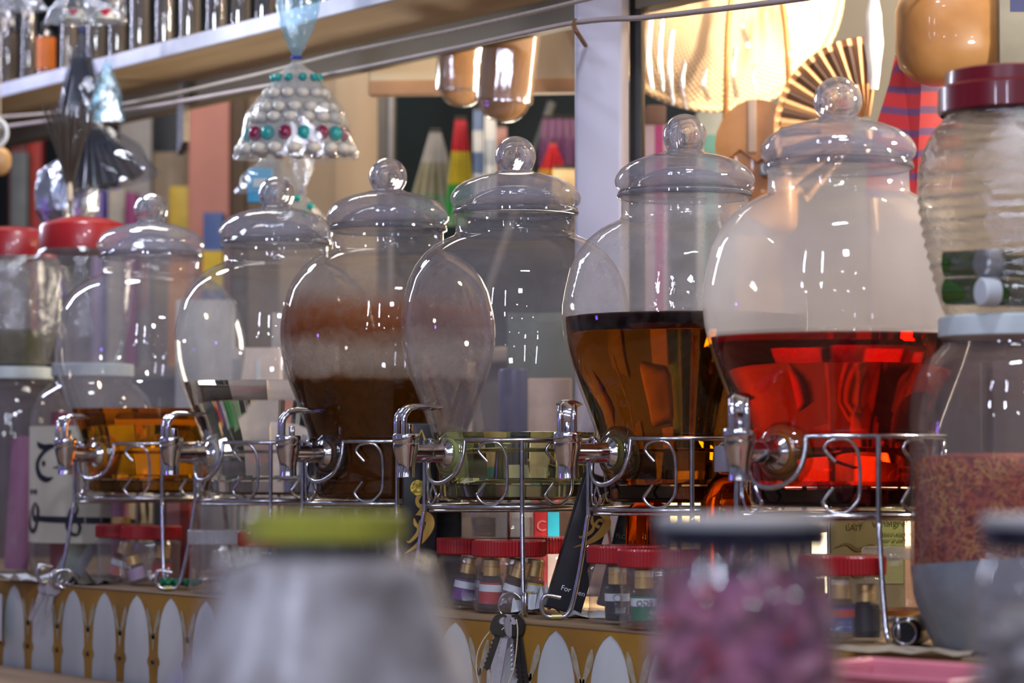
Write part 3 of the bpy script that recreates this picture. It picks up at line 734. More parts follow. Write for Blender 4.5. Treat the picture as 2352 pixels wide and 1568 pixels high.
MB().lathe([(.066, .2065), (.0655, .2190), (.063, .2205), (0, .2205)], 60, None, lambda a, t, z: 1 + (.006 * (1 if math.cos(a * 18) > .6 else 0) if t < .6 else 0)).build('lid_crown', M_DRED, jR2, 30)
M_VGREEN = solid_glass('green_vial_glass', (.25, .5, .12), 1.3)
M_VGREEN = thin_glass('green_vial_plastic', tint=(.20, .42, .10), haze=.55, hazecol=(.06, .16, .025), f0=.08)
M_CAPW = pmat('white_vial_cap', (.52, .57, .60), .4)
def green_vial(px, py, dZ, ang, label, tilt=0.):
    p = at(px, py, ZR + dZ)
    ax = Vector((math.cos(ang) * UX - math.sin(ang) * UZ, math.cos(ang) * UZ + math.sin(ang) * UX, tilt)).normalized()
    q = Vector((0, 0, 1)).rotation_difference(ax)
    t = thing('green_vial', label, 'vial', p, group='green vials with white caps lying in the rippled jar', rot=q.to_euler())
    MB().lathe([(0, -.022), (.0105, -.022), (.0118, -.0205), (.0118, .018), (0, .018)], 28).build('vial_body', M_VGREEN, t)
    MB().lathe([(0, .032), (.0112, .032), (.0128, .0305), (.0128, .017), (0, .017)], 28).build('cap', M_CAPW, t)
    return t
green_vial(2225, 668, -.035, R(-28), 'green vial with white cap at the lower left in the rippled jar')
green_vial(2224, 604, -.033, R(-20), 'green vial with white cap stacked on the lower left one')
green_vial(2325, 672, -.055, R(200), 'green vial lying at the lower right beneath the others in the rippled jar')
green_vial(2322, 606, -.045, R(205), 'green vial on top at the right edge of the rippled jar')

# ------------------------------------------------------------------ boxes, bottles and papers around the stands
def carton(name, label, px, py0, py1, wpx, Z, mat, yaw=0., depth=.03, base=CT, band=None, group=None, cat='box', roll=0., bands=()):
    h = hh(py0, Z) + CAMH - base
    w = S(wpx, Z)
    t = thing(name, label, cat, onc(px, Z, base), group=group, rot=(0, roll, CAMYAW + R(yaw)))
    m = MB().box(0, 0, h / 2, w, depth, h, .0015)
    m.build('box_body', mat, t)
    MB().box(0, 0, h + .0004, w * .9, depth * .12, .0010).build('top_flap', mat, t)
    for (a0, a1, b0, b1, bm) in bands:   # fractions of width and height on the front
        q = MB().box((a0 + a1 - 1) * w / 2, -depth / 2 - .0004, (b0 + b1) * h / 2, (a1 - a0) * w, .0008, (b1 - b0) * h)
        q.build('printed_panel', bm, t)
    t['_w'] = w; t['_h'] = h; t['_d'] = depth
    return t

M_GOLDINK = pmat('gold_foil', (.75, .50, .13), .3, 1.)
M_GILT = pmat('gilt_seal', (.55, .42, .08), .4, .8, scale=150, bump=.3)
def calligraphy(t, s, cx, cz, d, extra=True):
    g = MB(); f = lambda u, v: (cx + u * s, -d / 2 - .0006, cz + v * s)
    g.strip([(.28, 1.05), (.10, .90), (.02, .72), (.12, .58), (.30, .66), (.42, .80)], [.02, .12, .10, .12, .12, .02], f) if extra else None
    g.strip([(.22, .60), (.10, .46), (.00, .36)], [.14, .07, .02], f)
    g.strip([(-.02, .36), (.18, .38), (.34, .30), (.38, .10), (.28, -.16), (.06, -.44), (-.30, -.70)], [.02, .14, .20, .24, .20, .12, .02], f)
    g.strip([(.30, .22), (.14, .20), (.10, .06), (.22, .02)], [.10, .08, .08, .10], f)
    g.strip([(-.06, .26), (-.02, .10), (.06, .00), (.02, -.18), (-.18, -.38), (-.26, -.36)], [.04, .10, .08, .10, .07, .03], f)
    return g.build('gold_calligraphy', M_GOLDINK, t, 0)

bx1 = carton('incense_box', 'tall black box with gold calligraphy and round seal standing beside the lime dispenser tap', 963, 972, 0, 78, 3.125, M_BLACK, 4, .024)
d = bx1['_d']; h = bx1['_h']
calligraphy(bx1, .042, -.004, .092, d)
MB().lathe([(0, .0012), (.0088, .0012), (.0094, 0)], 32, Matrix.Translation((-.002, -d / 2, .138)) @ Matrix.Rotation(R(90), 4, 'X')).build('gilt_seal', M_GILT, bx1)
g = MB(); f = lambda u, v: (u, -d / 2 - .0006, v)
g.strip([(-.0085, .176), (-.004, .190), (.002, .205)], [.003, .003, .0008], f); g.strip([(.0125, .176), (.007, .190), (.002, .205)], [.003, .003, .0008], f)
g.build('gold_peak_emblem', M_GOLDINK, bx1, 0)
carton('plain_box', 'plain black box standing in shadow behind the tall black gold lettered one', 1030, 1150, 0, 60, 3.23, M_BLACK, 0, .03)
bx2 = carton('incense_box', 'black box with gold calligraphy leaning sideways against the dark amber stand', 1290, 1092, 0, 82, 2.955, pmat('black_cardboard_worn', (.016, .016, .021), .4, scale=60), 6, .024, roll=R(17))
bx2.location.z += .0055
calligraphy(bx2, .040, .003, .098, .024)
text('For men', .008, bx2, M_PAPER, (0.004, -.0126, .022))
bx3 = carton('incense_box', 'black box with small pale print leaning behind the gold lettered leaning box', 1402, 1130, 0, 66, 3.03, M_BLACK, 0, .022, roll=R(14))
bx3.location.z += .005
M_DIM = pmat('dim_print', (.12, .115, .12), .6)
text('FLOROSE', .0068, bx3, M_DIM, (0, -.0116, .078)); text('Kebla', .0075, bx3, M_DIM, (0.002, -.0116, .062)); text('THE', .005, bx3, M_DIM, (0, -.0116, .105)); text('OF', .005, bx3, M_DIM, (0, -.0116, .093))
cC = carton('small_carton', 'red and cyan carton behind the red lidded jars', 1255, 1150, 0, 58, 3.26, mk('carton_red', (.40, .02, .03)), 0, .025, bands=[(.55, 1., .55, .98, mk('cyan_print', (.03, .42, .62))), (.55, 1., .0, .55, mk('pale_print', (.55, .42, .42)))])
text('C', .018, cC, mk('pink_print', (.6, .2, .2)), (-.006, -.0132, .085))
carton('small_carton', 'narrow red carton with pale pink label below the amber dispenser', 412, 1140, 0, 54, 3.90, mk('carton_brick', (.34, .06, .06)), 0, .03, bands=[(.0, .55, .45, .95, mk('pink_paper', (.55, .28, .34)))])
ol = carton('vinegar_box', 'olive printed box with French text behind the red dispenser stand', 1990, 1130, 0, 170, 2.86, pmat('olive_card', (.25, .20, .075), .6, col2=(.20, .16, .06), scale=15), -4, .045, bands=[(.66, .97, .30, .97, mk('lime_panel', (.40, .42, .14)))])
M_OLT = mk('olive_text', (.10, .12, .03)); M_OLD = mk('brown_text', (.14, .09, .03))
text('Vinaigre', .0105, ol, M_OLT, (.0245, -.0245, .102), align='CENTER')
for k, s_ in enumerate(['Notre vinaigre', 'pour le soin', 'est obtenu', 'par presse', 'de raisins']):
    text(s_, .0052, ol, M_OLT, (.0145, -.0245, .091 - .0062 * k), align='LEFT')
text('LAIT', .009, ol, M_OLD, (-.012, -.0238, .098))
g = MB(); f = lambda u, v: (u, -.0232, v)
for k in range(3):
    z = .078 - .014 * k
    g.strip([(-.034, z), (-.022, z + .004), (-.010, z - .002), (.004, z + .003), (.010, z - .001)], [.001, .0025, .004, .002, .001], f)
g.build('printed_branch', M_OLD, ol, 0)
MB().box(-ol['_w'] / 2 - .0006, 0, .055, .001, .043, .108).build('white_spine', M_PAPER, ol)

def bottle(name, label, px, Z, prof, mat, cap=None, capm=None, cat='bottle', base=CT, fill=None, group=None):
    t = thing(name, label, cat, onc(px, Z, base), CAMYAW, group)
    MB().lathe(prof, 36).build('bottle_body', mat, t, 50)
    if cap:
        MB().lathe(cap, 32).build('cap', capm, t, 40)
    return t
M_AMB = solid_glass('amber_bottle_glass', (.55, .20, .03), 1.4)
bottle('amber_flask', 'round shouldered amber flask with white cap between the two dark dispensers', 1668, 2.72, sm([(0, .001), (.023, .001), (.0255, .006), (.0262, .11), (.024, .130), (.017, .147), (.0095, .155), (.009, .160), (0, .160)], 2), M_AMB,
       [(0, .184), (.011, .184), (.0118, .182), (.0118, .158), (0, .158)], pmat('dim_lilac_cap', (.30, .28, .34), .5))
bottle('amber_bottle', 'straight dark amber bottle standing behind the right pair of red lidded jars', 1488, 2.96, [(0, .001), (.022, .001), (.0245, .004), (.0245, .112), (.018, .122), (.010, .126), (0, .126)], M_AMB)
pk = thing('perfume_stick', 'pink stick bottle with gold collar in front of the lettered label', 'bottle', onc(276, 3.86), CAMYAW)
MB().lathe([(0, 0), (.0125, 0), (.0135, .002), (.0135, .078), (0, .078)], 28).build('lower_tube', mk('rose_tube', (.40, .14, .24)), pk)
MB().lathe([(.0142, .074), (.0142, .089), (0, .089)], 28).build('gold_collar', M_GOLD, pk)
MB().lathe([(.0122, .089), (.0122, .128), (.0105, .130), (0, .130)], 28).build('pink_cap', mk('pink_cap', (.52, .26, .40)), pk)
# clear straight tubs
def tub(label, px, Z, r, h, glass, name='clear_tub'):
    t = thing(name, label, 'tub', onc(px, Z), CAMYAW)
    MB().lathe([(0, .001), (r * .96, .001), (r, .004), (r, h * .60), (r * 1.03, h * .61), (r, h * .63), (r, h * .74), (r * 1.03, h * .75), (r, h * .77), (r, h * .9)], 48).build('tub_body', glass, t, 40)
    MB().lathe([(r * 1.06, h * .86), (r * 1.07, h * .97), (r * 1.02, h), (0, h)], 48).build('lid', M_FLID, t, 40)
    return t
tb = tub('clear plastic tub with orange band between the red dispenser and saffron jar', 2068, 2.71, .036, .083, M_PET)
MB().lathe([(.0364, .016), (.0364, .021)], 40).build('orange_band', mk('orange_band', (.45, .15, .02)), tb)
tb2 = tub('clear tub of amber lumps behind the red lidded jars below the lime dispenser', 1138, 3.25, .043, .118, M_PET)
for k, (dx, dz) in enumerate([(-.018, -.01), (.004, -.016), (.020, .004)]):
    b_ = tb2.location + (W(dx, dz) - W(0, 0)); b_.z = CT + .045
    o = MB().blob((0, 0, 0), .0125, 2, .12, (1, 1, 1.25)).build('amber_resin', pmat('amber_resin', (.35, .15, .03), .3, col2=(.2, .07, .02), scale=40), None, 50, loc=b_)
    tag(o, ['amber resin lump at the left inside the clear tub', 'middle amber resin lump inside the clear tub', 'amber resin lump at the right inside the clear tub'][k], 'resin', 'amber resin lumps in the clear tub')
tag(MB().lathe([(0, .0012), (.041, .0012), (.041, .030), (0, .032)], 32).build('resin_grains', pmat('resin_grains', (.22, .12, .05), .6, scale=150, bump=.8), None, loc=tb2.location), 'brown resin grains covering the bottom of the clear tub', 'resin', kind='stuff')
tm = thing('glass_tumbler', 'empty fluted glass tumbler behind the frosted lidded jar', 'glass', onc(507, 3.80), 0)
MB().lathe([(0, .003), (.030, .003), (.034, .004), (.0385, .115), (.036, .115), (.032, .010), (0, .010)], 60, None, lambda a, t, z: 1 + .02 * math.cos(12 * a)).build('tumbler_wall', M_GLASS, tm, 50)
# black bottle on its side
ax = (W(.35, .94) - W(0, 0)).normalized()
q = Vector((0, 0, 1)).rotation_difference(ax)
p = onc(2078, 2.445); p.z = CT + .0145
t = thing('black_bottle', 'small black bottle lying on its side at the foot of the saffron jar', 'bottle', p, rot=q.to_euler())
MB().lathe([(0, .0), (.011, .0), (.0135, .002), (.014, .004), (.014, .058), (.008, .068), (.008, .072), (0, .072)], 32).build('bottle_body', M_BLACKPL, t)
MB().lathe([(.0095, -.0005), (.0105, -.0012), (.0115, -.0003)], 32).build('base_rim', M_CHROME, t)
# paper scraps
def scrap(label, px, Z, w, d, mat, z=CT, amp=.006, seed=0, yaw=0., name='paper_scrap', tilt=0.):
    random.seed(seed)
    vs, fs, n = [], [], 7
    for i in range(n):
        for j in range(n):
            vs.append(((i / (n - 1) - .5) * w, (j / (n - 1) - .5) * d, .0008 + abs(random.gauss(0, amp))))
    for i in range(n - 1):
        for j in range(n - 1): fs.append((i * n + j, i * n + n + j, i * n + n + j + 1, i * n + j + 1))
    o = MB().add(vs, fs).build(name, mat, None, 20, loc=onc(px, Z, z), rot=(tilt, 0, yaw))
    return tag(o, label, 'paper')
scrap('crumpled white paper behind the right hand keys and leaning box', 1238, 2.99, .05, .04, M_PAPER, amp=.016, seed=3, yaw=.5)
scrap('flat pale paper slip on the counter under the leaning box', 1370, 2.92, .06, .05, M_PAPER, amp=.003, seed=5, yaw=.3)
scrap('creased brown paper sheet on the counter before the saffron jar', 2080, 2.385, .13, .05, pmat('kraft_paper', (.42, .35, .25), .8), amp=.0025, seed=9, yaw=.2)
scrap('dull brown folded papers beside the lettered jar', 200, 3.72, .10, .06, pmat('dull_paper', (.10, .085, .06), .8), amp=.006, seed=11)
scrap('white plastic wrapper lying at the far left counter edge', 60, 3.80, .10, .05, pmat('white_wrap', (.62, .63, .66), .3), amp=.005, seed=12)
# curled green plastic strip
pts = [((k / 60 - .5) * .05, .006 * math.sin(k / 60 * 26), .006 + .005 * abs(math.cos(k / 60 * 26))) for k in range(61)]
tag(MB().tube(pts, .004, 8).build('plastic_strip', pmat('green_plastic', (.0, .17, .07), .35), None, 60, loc=onc(415, 3.57), rot=(0, 0, CAMYAW)), 'curled green plastic strip lying below the water dispenser', 'plastic strip')

# ------------------------------------------------------------------ keys hooked on two stand feet
M_KEY = pmat('key_steel', (.40, .38, .42), .4, .35, scale=50)
M_KEYD = pmat('key_blackened', (.05, .045, .04), .45, .6, scale=50)
def make_key(parent, ang, yaw, L, mat, dy=0., bow=.0115):
    o = [(bow * math.sin(a) * 1.0, -.012 + bow * 1.05 * math.cos(a)) for a in [2 * PI * k / 6 + .52 for k in range(6)]]
    m = MB()
    n = 10
    hole = [(.0042 * math.cos(a), -.006 + .0042 * math.sin(a)) for a in [2 * PI * k / 18 for k in range(18)]]
    outer = [(bow * math.cos(a) * (1 + .08 * math.cos(3 * a)), -.012 + bow * math.sin(a) * 1.1) for a in [2 * PI * k / 18 for k in range(18)]]
    vs, fs = [], []
    for y in (-.0011, .0011):
        vs += [(p[0], y, p[1]) for p in outer] + [(p[0], y, p[1]) for p in hole]
    for k in range(18):
        l = (k + 1) % 18
        fs += [(k, l, 18 + l, 18 + k), (36 + l, 36 + k, 54 + k, 54 + l), (l, k, 36 + k, 36 + l), (18 + k, 18 + l, 54 + l, 54 + k)]
    m.add(vs, fs)
    sh = [(-.0038, -.022), (.0038, -.022), (.0038, -.022 - L), (.0015, -.025 - L), (-.001, -.024 - L)]
    t = -.024 - L
    while t < -.030:
        sh += [(-.0040, t + .001), (-.0018, t + .0035)]; t += .005
    m.poly(sh, .0022, Matrix.Translation((0, -.0011, 0)))
    k = m.build('key', mat, parent, 30)
    k.rotation_euler = (dy, ang, yaw)
    return k
def ring_of(parent, r, w=.0009):
    return MB().tube([(r * math.cos(a), 0, r * math.sin(a)) for a in [2 * PI * k / 36 for k in range(36)]], w, 7, True).build('split_ring', M_CHROME, parent, 80)
p = onc(1228, 2.872); p.z = CAMH - .153; p.y = EY - .006
k2 = thing('key_bunch', 'bunch of large worn keys with cream string on the dark amber stand foot', 'keys', p, CAMYAW - R(20))
rg = ring_of(k2, .0135)
for (ang, yaw, L, mat, x) in [(R(10), .2, .050, M_KEY, -.002), (R(-7), -.3, .062, M_KEYD, .004), (R(-2), .9, .040, M_KEY, .002), (R(-14), -.6, .070, M_KEYD, .006), (R(19), .5, .036, M_KEYD, -.006)]:
    k = make_key(k2, ang, yaw, L, mat); k.location = (x, random.uniform(-.004, .004), -.010)
cord = catmull([(-.004, -.004, -.020), (-.022, -.004, -.028), (-.036, -.004, -.052), (-.034, -.004, -.082), (-.016, -.004, -.098), (-.004, -.006, -.088), (.006, -.007, -.066), (.010, -.006, -.030), (.008, -.004, -.014)], 8)
MB().tube(cord, .0007, 6).build('string_loop', M_CORD, k2, 80)
cord = catmull([(-.004, -.005, -.022), (-.018, -.005, -.036), (-.021, -.005, -.066), (-.022, -.005, -.104)], 8)
MB().tube(cord, .0007, 6).build('string_tail', M_CORD, k2, 80)
p = onc(134, 3.70); p.z = CAMH - .152; p.y = EY - .004
k1 = thing('key_bunch', 'small bunch of pale keys on several rings at the amber stand foot', 'keys', p, CAMYAW - R(25))
for r_, dx, yw in ((.0125, 0, 1.1), (.012, .006, .8), (.0115, -.005, 1.3), (.0125, .010, .5)):
    g = ring_of(k1, r_, .0012); g.location = (dx, 0, -.010); g.rotation_euler = (0, .3, yw)
k = make_key(k1, R(27), .2, .040, M_KEY); k.location = (-.012, -.004, -.010)
k = make_key(k1, R(12), .9, .030, M_KEY); k.location = (-.006, -.002, -.010)

# printed card pinned to the frieze at far left
cd = thing('price_card', 'curling white printed card pinned on the painted frieze at far left', 'card', (onc(10, 3.86).x, EY - .006, LT + .035), 0)
n = 12; vs, fs = [], []
for i in range(n + 1):
    for j in (0, 1):
        u = i / n
        vs.append(((u - .5) * .10 - .012, -.010 * u ** 3, j * .066))
for i in range(n): fs.append((2 * i, 2 * i + 2, 2 * i + 3, 2 * i + 1))
MB().add(vs, fs).build('card_sheet', M_PAPER, cd, 60)
ln, sq = MB(), MB()
for k in range(9):
    ln.add([(-.055, -.0012, .060 - .0045 * k), (.012 + .004 * math.sin(k * 2.3), -.0035, .060 - .0045 * k), (.012 + .004 * math.sin(k * 2.3), -.0035, .0590 - .0045 * k), (-.055, -.0012, .0590 - .0045 * k)], [(0, 1, 2, 3)])
ln.build('printed_lines', pmat('grey_print', (.2, .22, .25), .7), cd, 0)
for k, cc in enumerate([(.35, .12, .08), (.14, .11, .14), (.35, .42, .25), (.07, .12, .09)]):
    MB().box(-.012 + .0105 * k, -.0045 - .0012 * k, .014, .007, .0006, .010).build('printed_picture', mk('card_print' + str(k), cc), cd)

# ------------------------------------------------------------------ out of focus jars on the ledge, close to the photographer
ZF = 1.30
def fg_prof(pts): # (half width px, y px) at ZF -> profile from the ledge
    pr = [(S(w, ZF), hh(y, ZF) + .29) for w, y in pts]
    return sorted(pr, key=lambda q: q[1])
pr1 = fg_prof([(166, 1240), (168, 1262), (190, 1272), (246, 1284), (254, 1300), (266, 1332), (292, 1400), (326, 1490), (362, 1580), (380, 1680), (384, 1790), (372, 2000)])
f1 = thing('wide_spice_jar', 'wide shouldered jar with yellow green lid, blurred close to the camera', 'jar', onc(748, ZF, LT), CAMYAW)
M_FJ = thin_glass('foreground_jar_glass', haze=.09, hazecol=(.46, .46, .56), f0=.025, f1=.5, bump=.2, bscale=14, rough=.24)
MB().lathe(sm([(0, .001), (pr1[0][0] * .9, .001), (pr1[0][0] * 1.0, .008)] + pr1, 2), 64).build('jar_body', M_FJ, f1, 60)
lz = hh(1243, ZF) + .29
screw_lid(S(184, ZF), lz, hh(1178, ZF) - hh(1243, ZF), pmat('yellow_green_lid', (.34, .34, .035), .28, col2=(.16, .19, .03), scale=14, coat=.5), f1, 0, 40, .02)
random.seed(21)
pin = [(r_ - .003, z_) for r_, z_ in sm([(pr1[0][0], .02)] + pr1, 3) if z_ < hh(1312, ZF) + .29]
dm = lambda a, t_, z: 1 - .045 * (1 + math.sin(3 * a + 31 * z + 2 * math.sin(47 * z)) * math.cos(5 * a - 23 * z))
o = MB().lathe([(0, .008)] + pin + [(pin[-1][0] * .5, pin[-1][1] + .012), (0, pin[-1][1] + .016)], 80, None, dm).build('pale_lumps', pmat('pale_lumps', (.42, .40, .40), .75, col2=(.10, .075, .06), scale=16, bump=.6), None, 60, loc=f1.location)
tag(o, 'pale grey lumps filling the wide jar with yellow green lid', 'resin', kind='stuff')

f2p = fg_prof([(186, 1250), (186, 1275), (194, 1300), (212, 1350), (221, 1420), (226, 1500), (228, 1600), (228, 1900), (222, 2030)])
M_FJ2 = thin_glass('petal_jar_glass', haze=.15, hazecol=(.46, .46, .56), f0=.06, bump=.2, bscale=14, rough=.04)
f2 = thing('petal_jar', 'blurred jar of mauve petals with dark navy lid, close to the camera', 'jar', onc(1706, ZF, LT), CAMYAW)
MB().lathe(sm([(0, .001), (f2p[0][0] * .9, .001)] + f2p, 2), 64).build('jar_body', M_FJ2, f2, 60)
lz = hh(1258, ZF) + .29; lh = hh(1186, ZF) - hh(1258, ZF)
screw_lid(S(198, ZF), lz, lh, pmat('navy_lid', (.006, .007, .02), .3, coat=.4), f2, 0, 0)
MB().lathe([(S(199, ZF), lz + lh * .72), (S(200, ZF), lz + lh * .95), (S(192, ZF), lz + lh * 1.04), (0, lz + lh * 1.04)], 48).build('lid_top_plate', pmat('lid_plate', (.40, .41, .42), .35), f2)
def petals(jar, prof, zmax, cols, nm, lab, cat, seed, n=420):
    random.seed(seed)
    base = MB()
    rin = lambda z: max(.01, next((ra + (rb - ra) * (z - za) / (zb - za) for (ra, za), (rb, zb) in zip(prof, prof[1:]) if za <= z <= zb), prof[0][0]) - .007)
    base.lathe([(0, .006)] + [(rin(z) - .004, z) for z in [.006 + (zmax - .006) * k / 10 for k in range(11)]] + [(0, zmax + .004)], 40)
    o = base.build(nm, pmat(nm + '_core', cols[0], .8, col2=cols[1], scale=45, bump=.6), None, 60, loc=jar.location)
    tag(o, lab, cat, kind='stuff')
    sets = [MB() for _ in cols]
    for k in range(n):
        z = random.uniform(.04, zmax); a = random.uniform(0, 2 * PI); r = rin(z) - random.uniform(0, .004)
        random.choice(sets).blob((r * math.cos(a), r * math.sin(a), z), random.uniform(.005, .010), 1, .15, (1, .8, .35), rot=Euler((random.random() * 6, random.random() * 6, random.random() * 6)))
    for s_, c_ in zip(sets, cols):
        s_.build('petal_layer', pmat(nm + str(c_[0])[:4] + str(c_[2])[:5], c_, .75, scale=60), o, 60)
petals(f2, f2p, hh(1318, ZF) + .29, [(.48, .16, .25), (.26, .07, .16), (.58, .28, .36), (.36, .03, .06)], 'dried_petals', 'mauve and pink dried petals filling the navy lidded jar', 'petals', 31)
f3 = thing('petal_jar', 'blurred jar with dark lid cut off by the right picture edge', 'jar', onc(2455, ZF, LT), CAMYAW)
for ch in f2.children:
    c_ = ch.copy(); col.objects.link(c_); c_.parent = f3
f3p = f2p
petals(f3, f3p, hh(1400, ZF) + .29, [(.36, .34, .31), (.22, .19, .17), (.45, .42, .42)], 'grey_herbs', 'grey beige dried herbs in the jar cut by the right edge', 'herbs', 33, 260)
# pink plastic tray
pt = thing('pink_tray', 'shallow pink plastic tray on the ledge below the saffron jar', 'tray', onc(2085, 2.02, LT), R(8))
rim = hh(1540, 2.02) + .29
m = MB()
for (a0, b0, z0, z1, inset0, inset1) in [(0, 0, .002, rim, .012, 0)]:
    w_, d_ = .17, .13
    vs = []
    for z, i_ in ((.002, .012), (rim, 0), (rim + .002, -.004), (rim, -.006), (rim - .002, -.002), (rim - .002, .003), (.006, .015)):
        x_, y_ = w_ / 2 - i_, d_ / 2 - i_
        vs += [(-x_, -y_, z), (x_, -y_, z), (x_, y_, z), (-x_, y_, z)]
    fs = [(3, 2, 1, 0)]
    for r_ in range(6):
        for k in range(4):
            l = (k + 1) % 4; fs.append((r_ * 4 + k, r_ * 4 + l, r_ * 4 + 4 + l, r_ * 4 + 4 + k))
    fs.append((24, 25, 26, 27)); m.add(vs, fs)
m.build('tray_shell', pmat('pink_plastic', (.62, .20, .26), .35), pt, 20)

# ------------------------------------------------------------------ upper wall shelf with bottles
SY = 2.02; SZ = CAMH + .622
sh = thing('wall_shelf', 'long wooden shelf with white front edge above the dispensers', 'shelf', (0, 0, 0))
SX0, SX1 = -5.2, -1.62
M_SHW = pmat('shelf_underside_wood', (.66, .52, .34), .6, col2=(.52, .37, .21), scale=5, stretch=(.5, 4, 4), bump=.05)
MB().box((SX0 + SX1) / 2, SY + .085, SZ + .0105, SX1 - SX0, .165, .021).build('shelf_board', M_SHW, sh)
MB().box((SX0 + SX1) / 2, SY - .0035, SZ + .0115, SX1 - SX0, .007, .023, .001).build('white_edging', pmat('white_edging', (.60, .61, .72), .5, scale=20), sh)
MB().box((SX0 + SX1) / 2, SY + .185, SZ - .012, SX1 - SX0, .035, .05, .002).build('rear_batten', pmat('grey_brown_wood', (.22, .18, .13), .6, scale=8, stretch=(.3, 3, 3)), sh)
for q in (-4.9, -3.9):
    MB().poly([(0, 0), (.02, 0), (.02, -.10), (.0, -.12)], .012, Matrix.Translation((q, SY + .15, SZ))).build('bracket', M_WIRE, sh)
M_BG = thin_glass('bottle_glass', tint=(.86, .86, .86), haze=.05, hazecol=(.40, .38, .45), f0=.12)
bcols = [(.10, .075, .06), (.06, .055, .055), (.35, .10, .02), (.09, .07, .055), (.12, .10, .08), (.08, .065, .055), (.15, .12, .10), (.07, .06, .06), (.14, .115, .09), (.06, .05, .05), (.11, .09, .075), (.03, .03, .04), (.13, .11, .10), (.10, .10, .10)]
bl = [(8, 24, 'clear bottle at the far left end of the upper shelf'), (56, 20, 'slim dark grey bottle beside the orange one on the upper shelf'), (96, 22, 'small bottle with orange label and dark cap on the upper shelf'),
      (150, 22, 'bottle right of the orange labelled one on the upper shelf'), (212, 24, 'bottle behind the hanging dark bag on the upper shelf'), (262, 22, 'bottle just right of the hanging dark bag on the upper shelf'),
      (314, 24, 'second bottle right of the hanging dark bag on the upper shelf'), (372, 24, 'third bottle right of the hanging dark bag on the upper shelf'), (430, 26, 'middle tall bottle with two bright streaks on the upper shelf'),
      (492, 26, 'fifth bottle right of the hanging dark bag on the upper shelf'), (548, 24, 'black filled bottle left of the jar above the beaded bag'), (606, 26, 'bottle beside the squat jar above the beaded bag'),
      (672, 34, 'squat clear jar directly above the beaded bag on the upper shelf'), (760, 34, 'squat jar at the right end of the upper shelf')]
for k, (px, hw, lb) in enumerate(bl):
    wy = SY + .045 + .01 * (k % 2); Z = zplane(px, wy); r = S(hw, Z)
    p = onc(px, Z, SZ + .021)
    t = thing('shelf_bottle', lb, 'bottle', p, CAMYAW, 'bottles on the upper shelf')
    h_ = .21 if k not in (2, 12, 13) else (.105 if k == 2 else .12)
    MB().lathe([(0, .001), (r * .92, .001), (r, .004), (r, h_ * .72), (r * .9, h_ * .80), (r * .45, h_ * .87), (r * .45, h_ * .96)], 36).build('bottle_body', M_BG, t, 40)
    MB().lathe([(0, .004), (r * .86, .004), (r * .86, h_ * (.5 + .1 * math.sin(k * 2.1))), (0, h_ * (.5 + .1 * math.sin(k * 2.1)))], 28).build('contents', mk('bottle_fill%d' % k, bcols[k], .5), t)
    MB().lathe([(r * .52, h_ * .90), (r * .52, h_), (0, h_)], 24).build('cap', M_BLACKPL if k % 3 else M_CHROME, t)
    if k == 2:
        MB().lathe([(r * 1.02, h_ * .22), (r * 1.02, h_ * .74)], 28).build('orange_label', mk('orange_paper', (.48, .12, .015)), t)

# two cords strung along the shelf
def cordline(name, label, pts, r, mat):
    o = MB().tube(catmull(pts, 10), r, 7).build(name, mat, None, 80)
    return tag(o, label, 'cord', 'cords strung along the shelf')
M_ROPE = pmat('rope', (.40, .34, .29), .8, scale=300, stretch=(1, 1, 1))
def al(px, py, wy): return at(px, py, zplane(px, wy))
cordline('washing_line', 'lower grey pink cord running to the hook on the white post', [al(-80, 303, 1.985), al(40, 287, 1.985), al(300, 252, 1.985), al(570, 205, 1.985), al(784, 165, 1.985), al(1060, 108, 1.985), al(1322, 52, 1.985), al(1480, 40, 1.985), al(1640, 22, 1.985), al(1800, 2, 1.985), al(1960, -20, 1.985)], .0035, pmat('line_plastic', (.36, .29, .27), .5))
cordline('rope_line', 'upper pale cord running just beneath the shelf', [al(-60, 274, 2.005), al(240, 246, 2.005), al(560, 178, 2.005), al(784, 122, 2.005), al(1060, 65, 2.005), al(1340, 0, 2.005), al(1420, -20, 2.005)], .0028, M_ROPE)

# ------------------------------------------------------------------ white post, dark post
def post(name, label, px0, px1, Z, mat, top=SZ + .45, depth=.06, bev=.006, yaw=CAMYAW - .2, cat='post', base=CT):
    p = onc((px0 + px1) / 2, Z, base); w = S(px1 - px0, Z)
    t = thing(name, label, cat, p, yaw)
    MB().box(0, 0, (top - base) / 2, w * .9, depth, top - base, bev).build('post_shaft', mat, t)
    MB().box(0, 0, .006, w * 1.1, depth * 1.25, .012, .003).build('foot_plate', mat, t)
    return t
wp = post('metal_post', 'pale lavender white metal post standing behind the dispensers', 1322, 1446, 3.42, pmat('lavender_white_paint', (.52, .51, .62), .35, col2=(.42, .42, .52), scale=6, stretch=(1, 1, .3)))
wl = wp.location
hk = catmull([al(1322, 46, 1.985), al(1318, 60, 1.98), al(1328, 78, 1.98), at(1345, 104, 3.385)], 6)
tag(MB().tube(hk, .003, 7).build('rusty_hook', pmat('rust', (.16, .07, .03), .7), None, 80), 'small rusty hook tying the cord to the white post', 'hook')
post('slim_post', 'narrow black post just right of the lavender white post', 1450, 1482, 3.50, pmat('black_paint', (.008, .008, .01), .4), depth=.03, bev=.002)

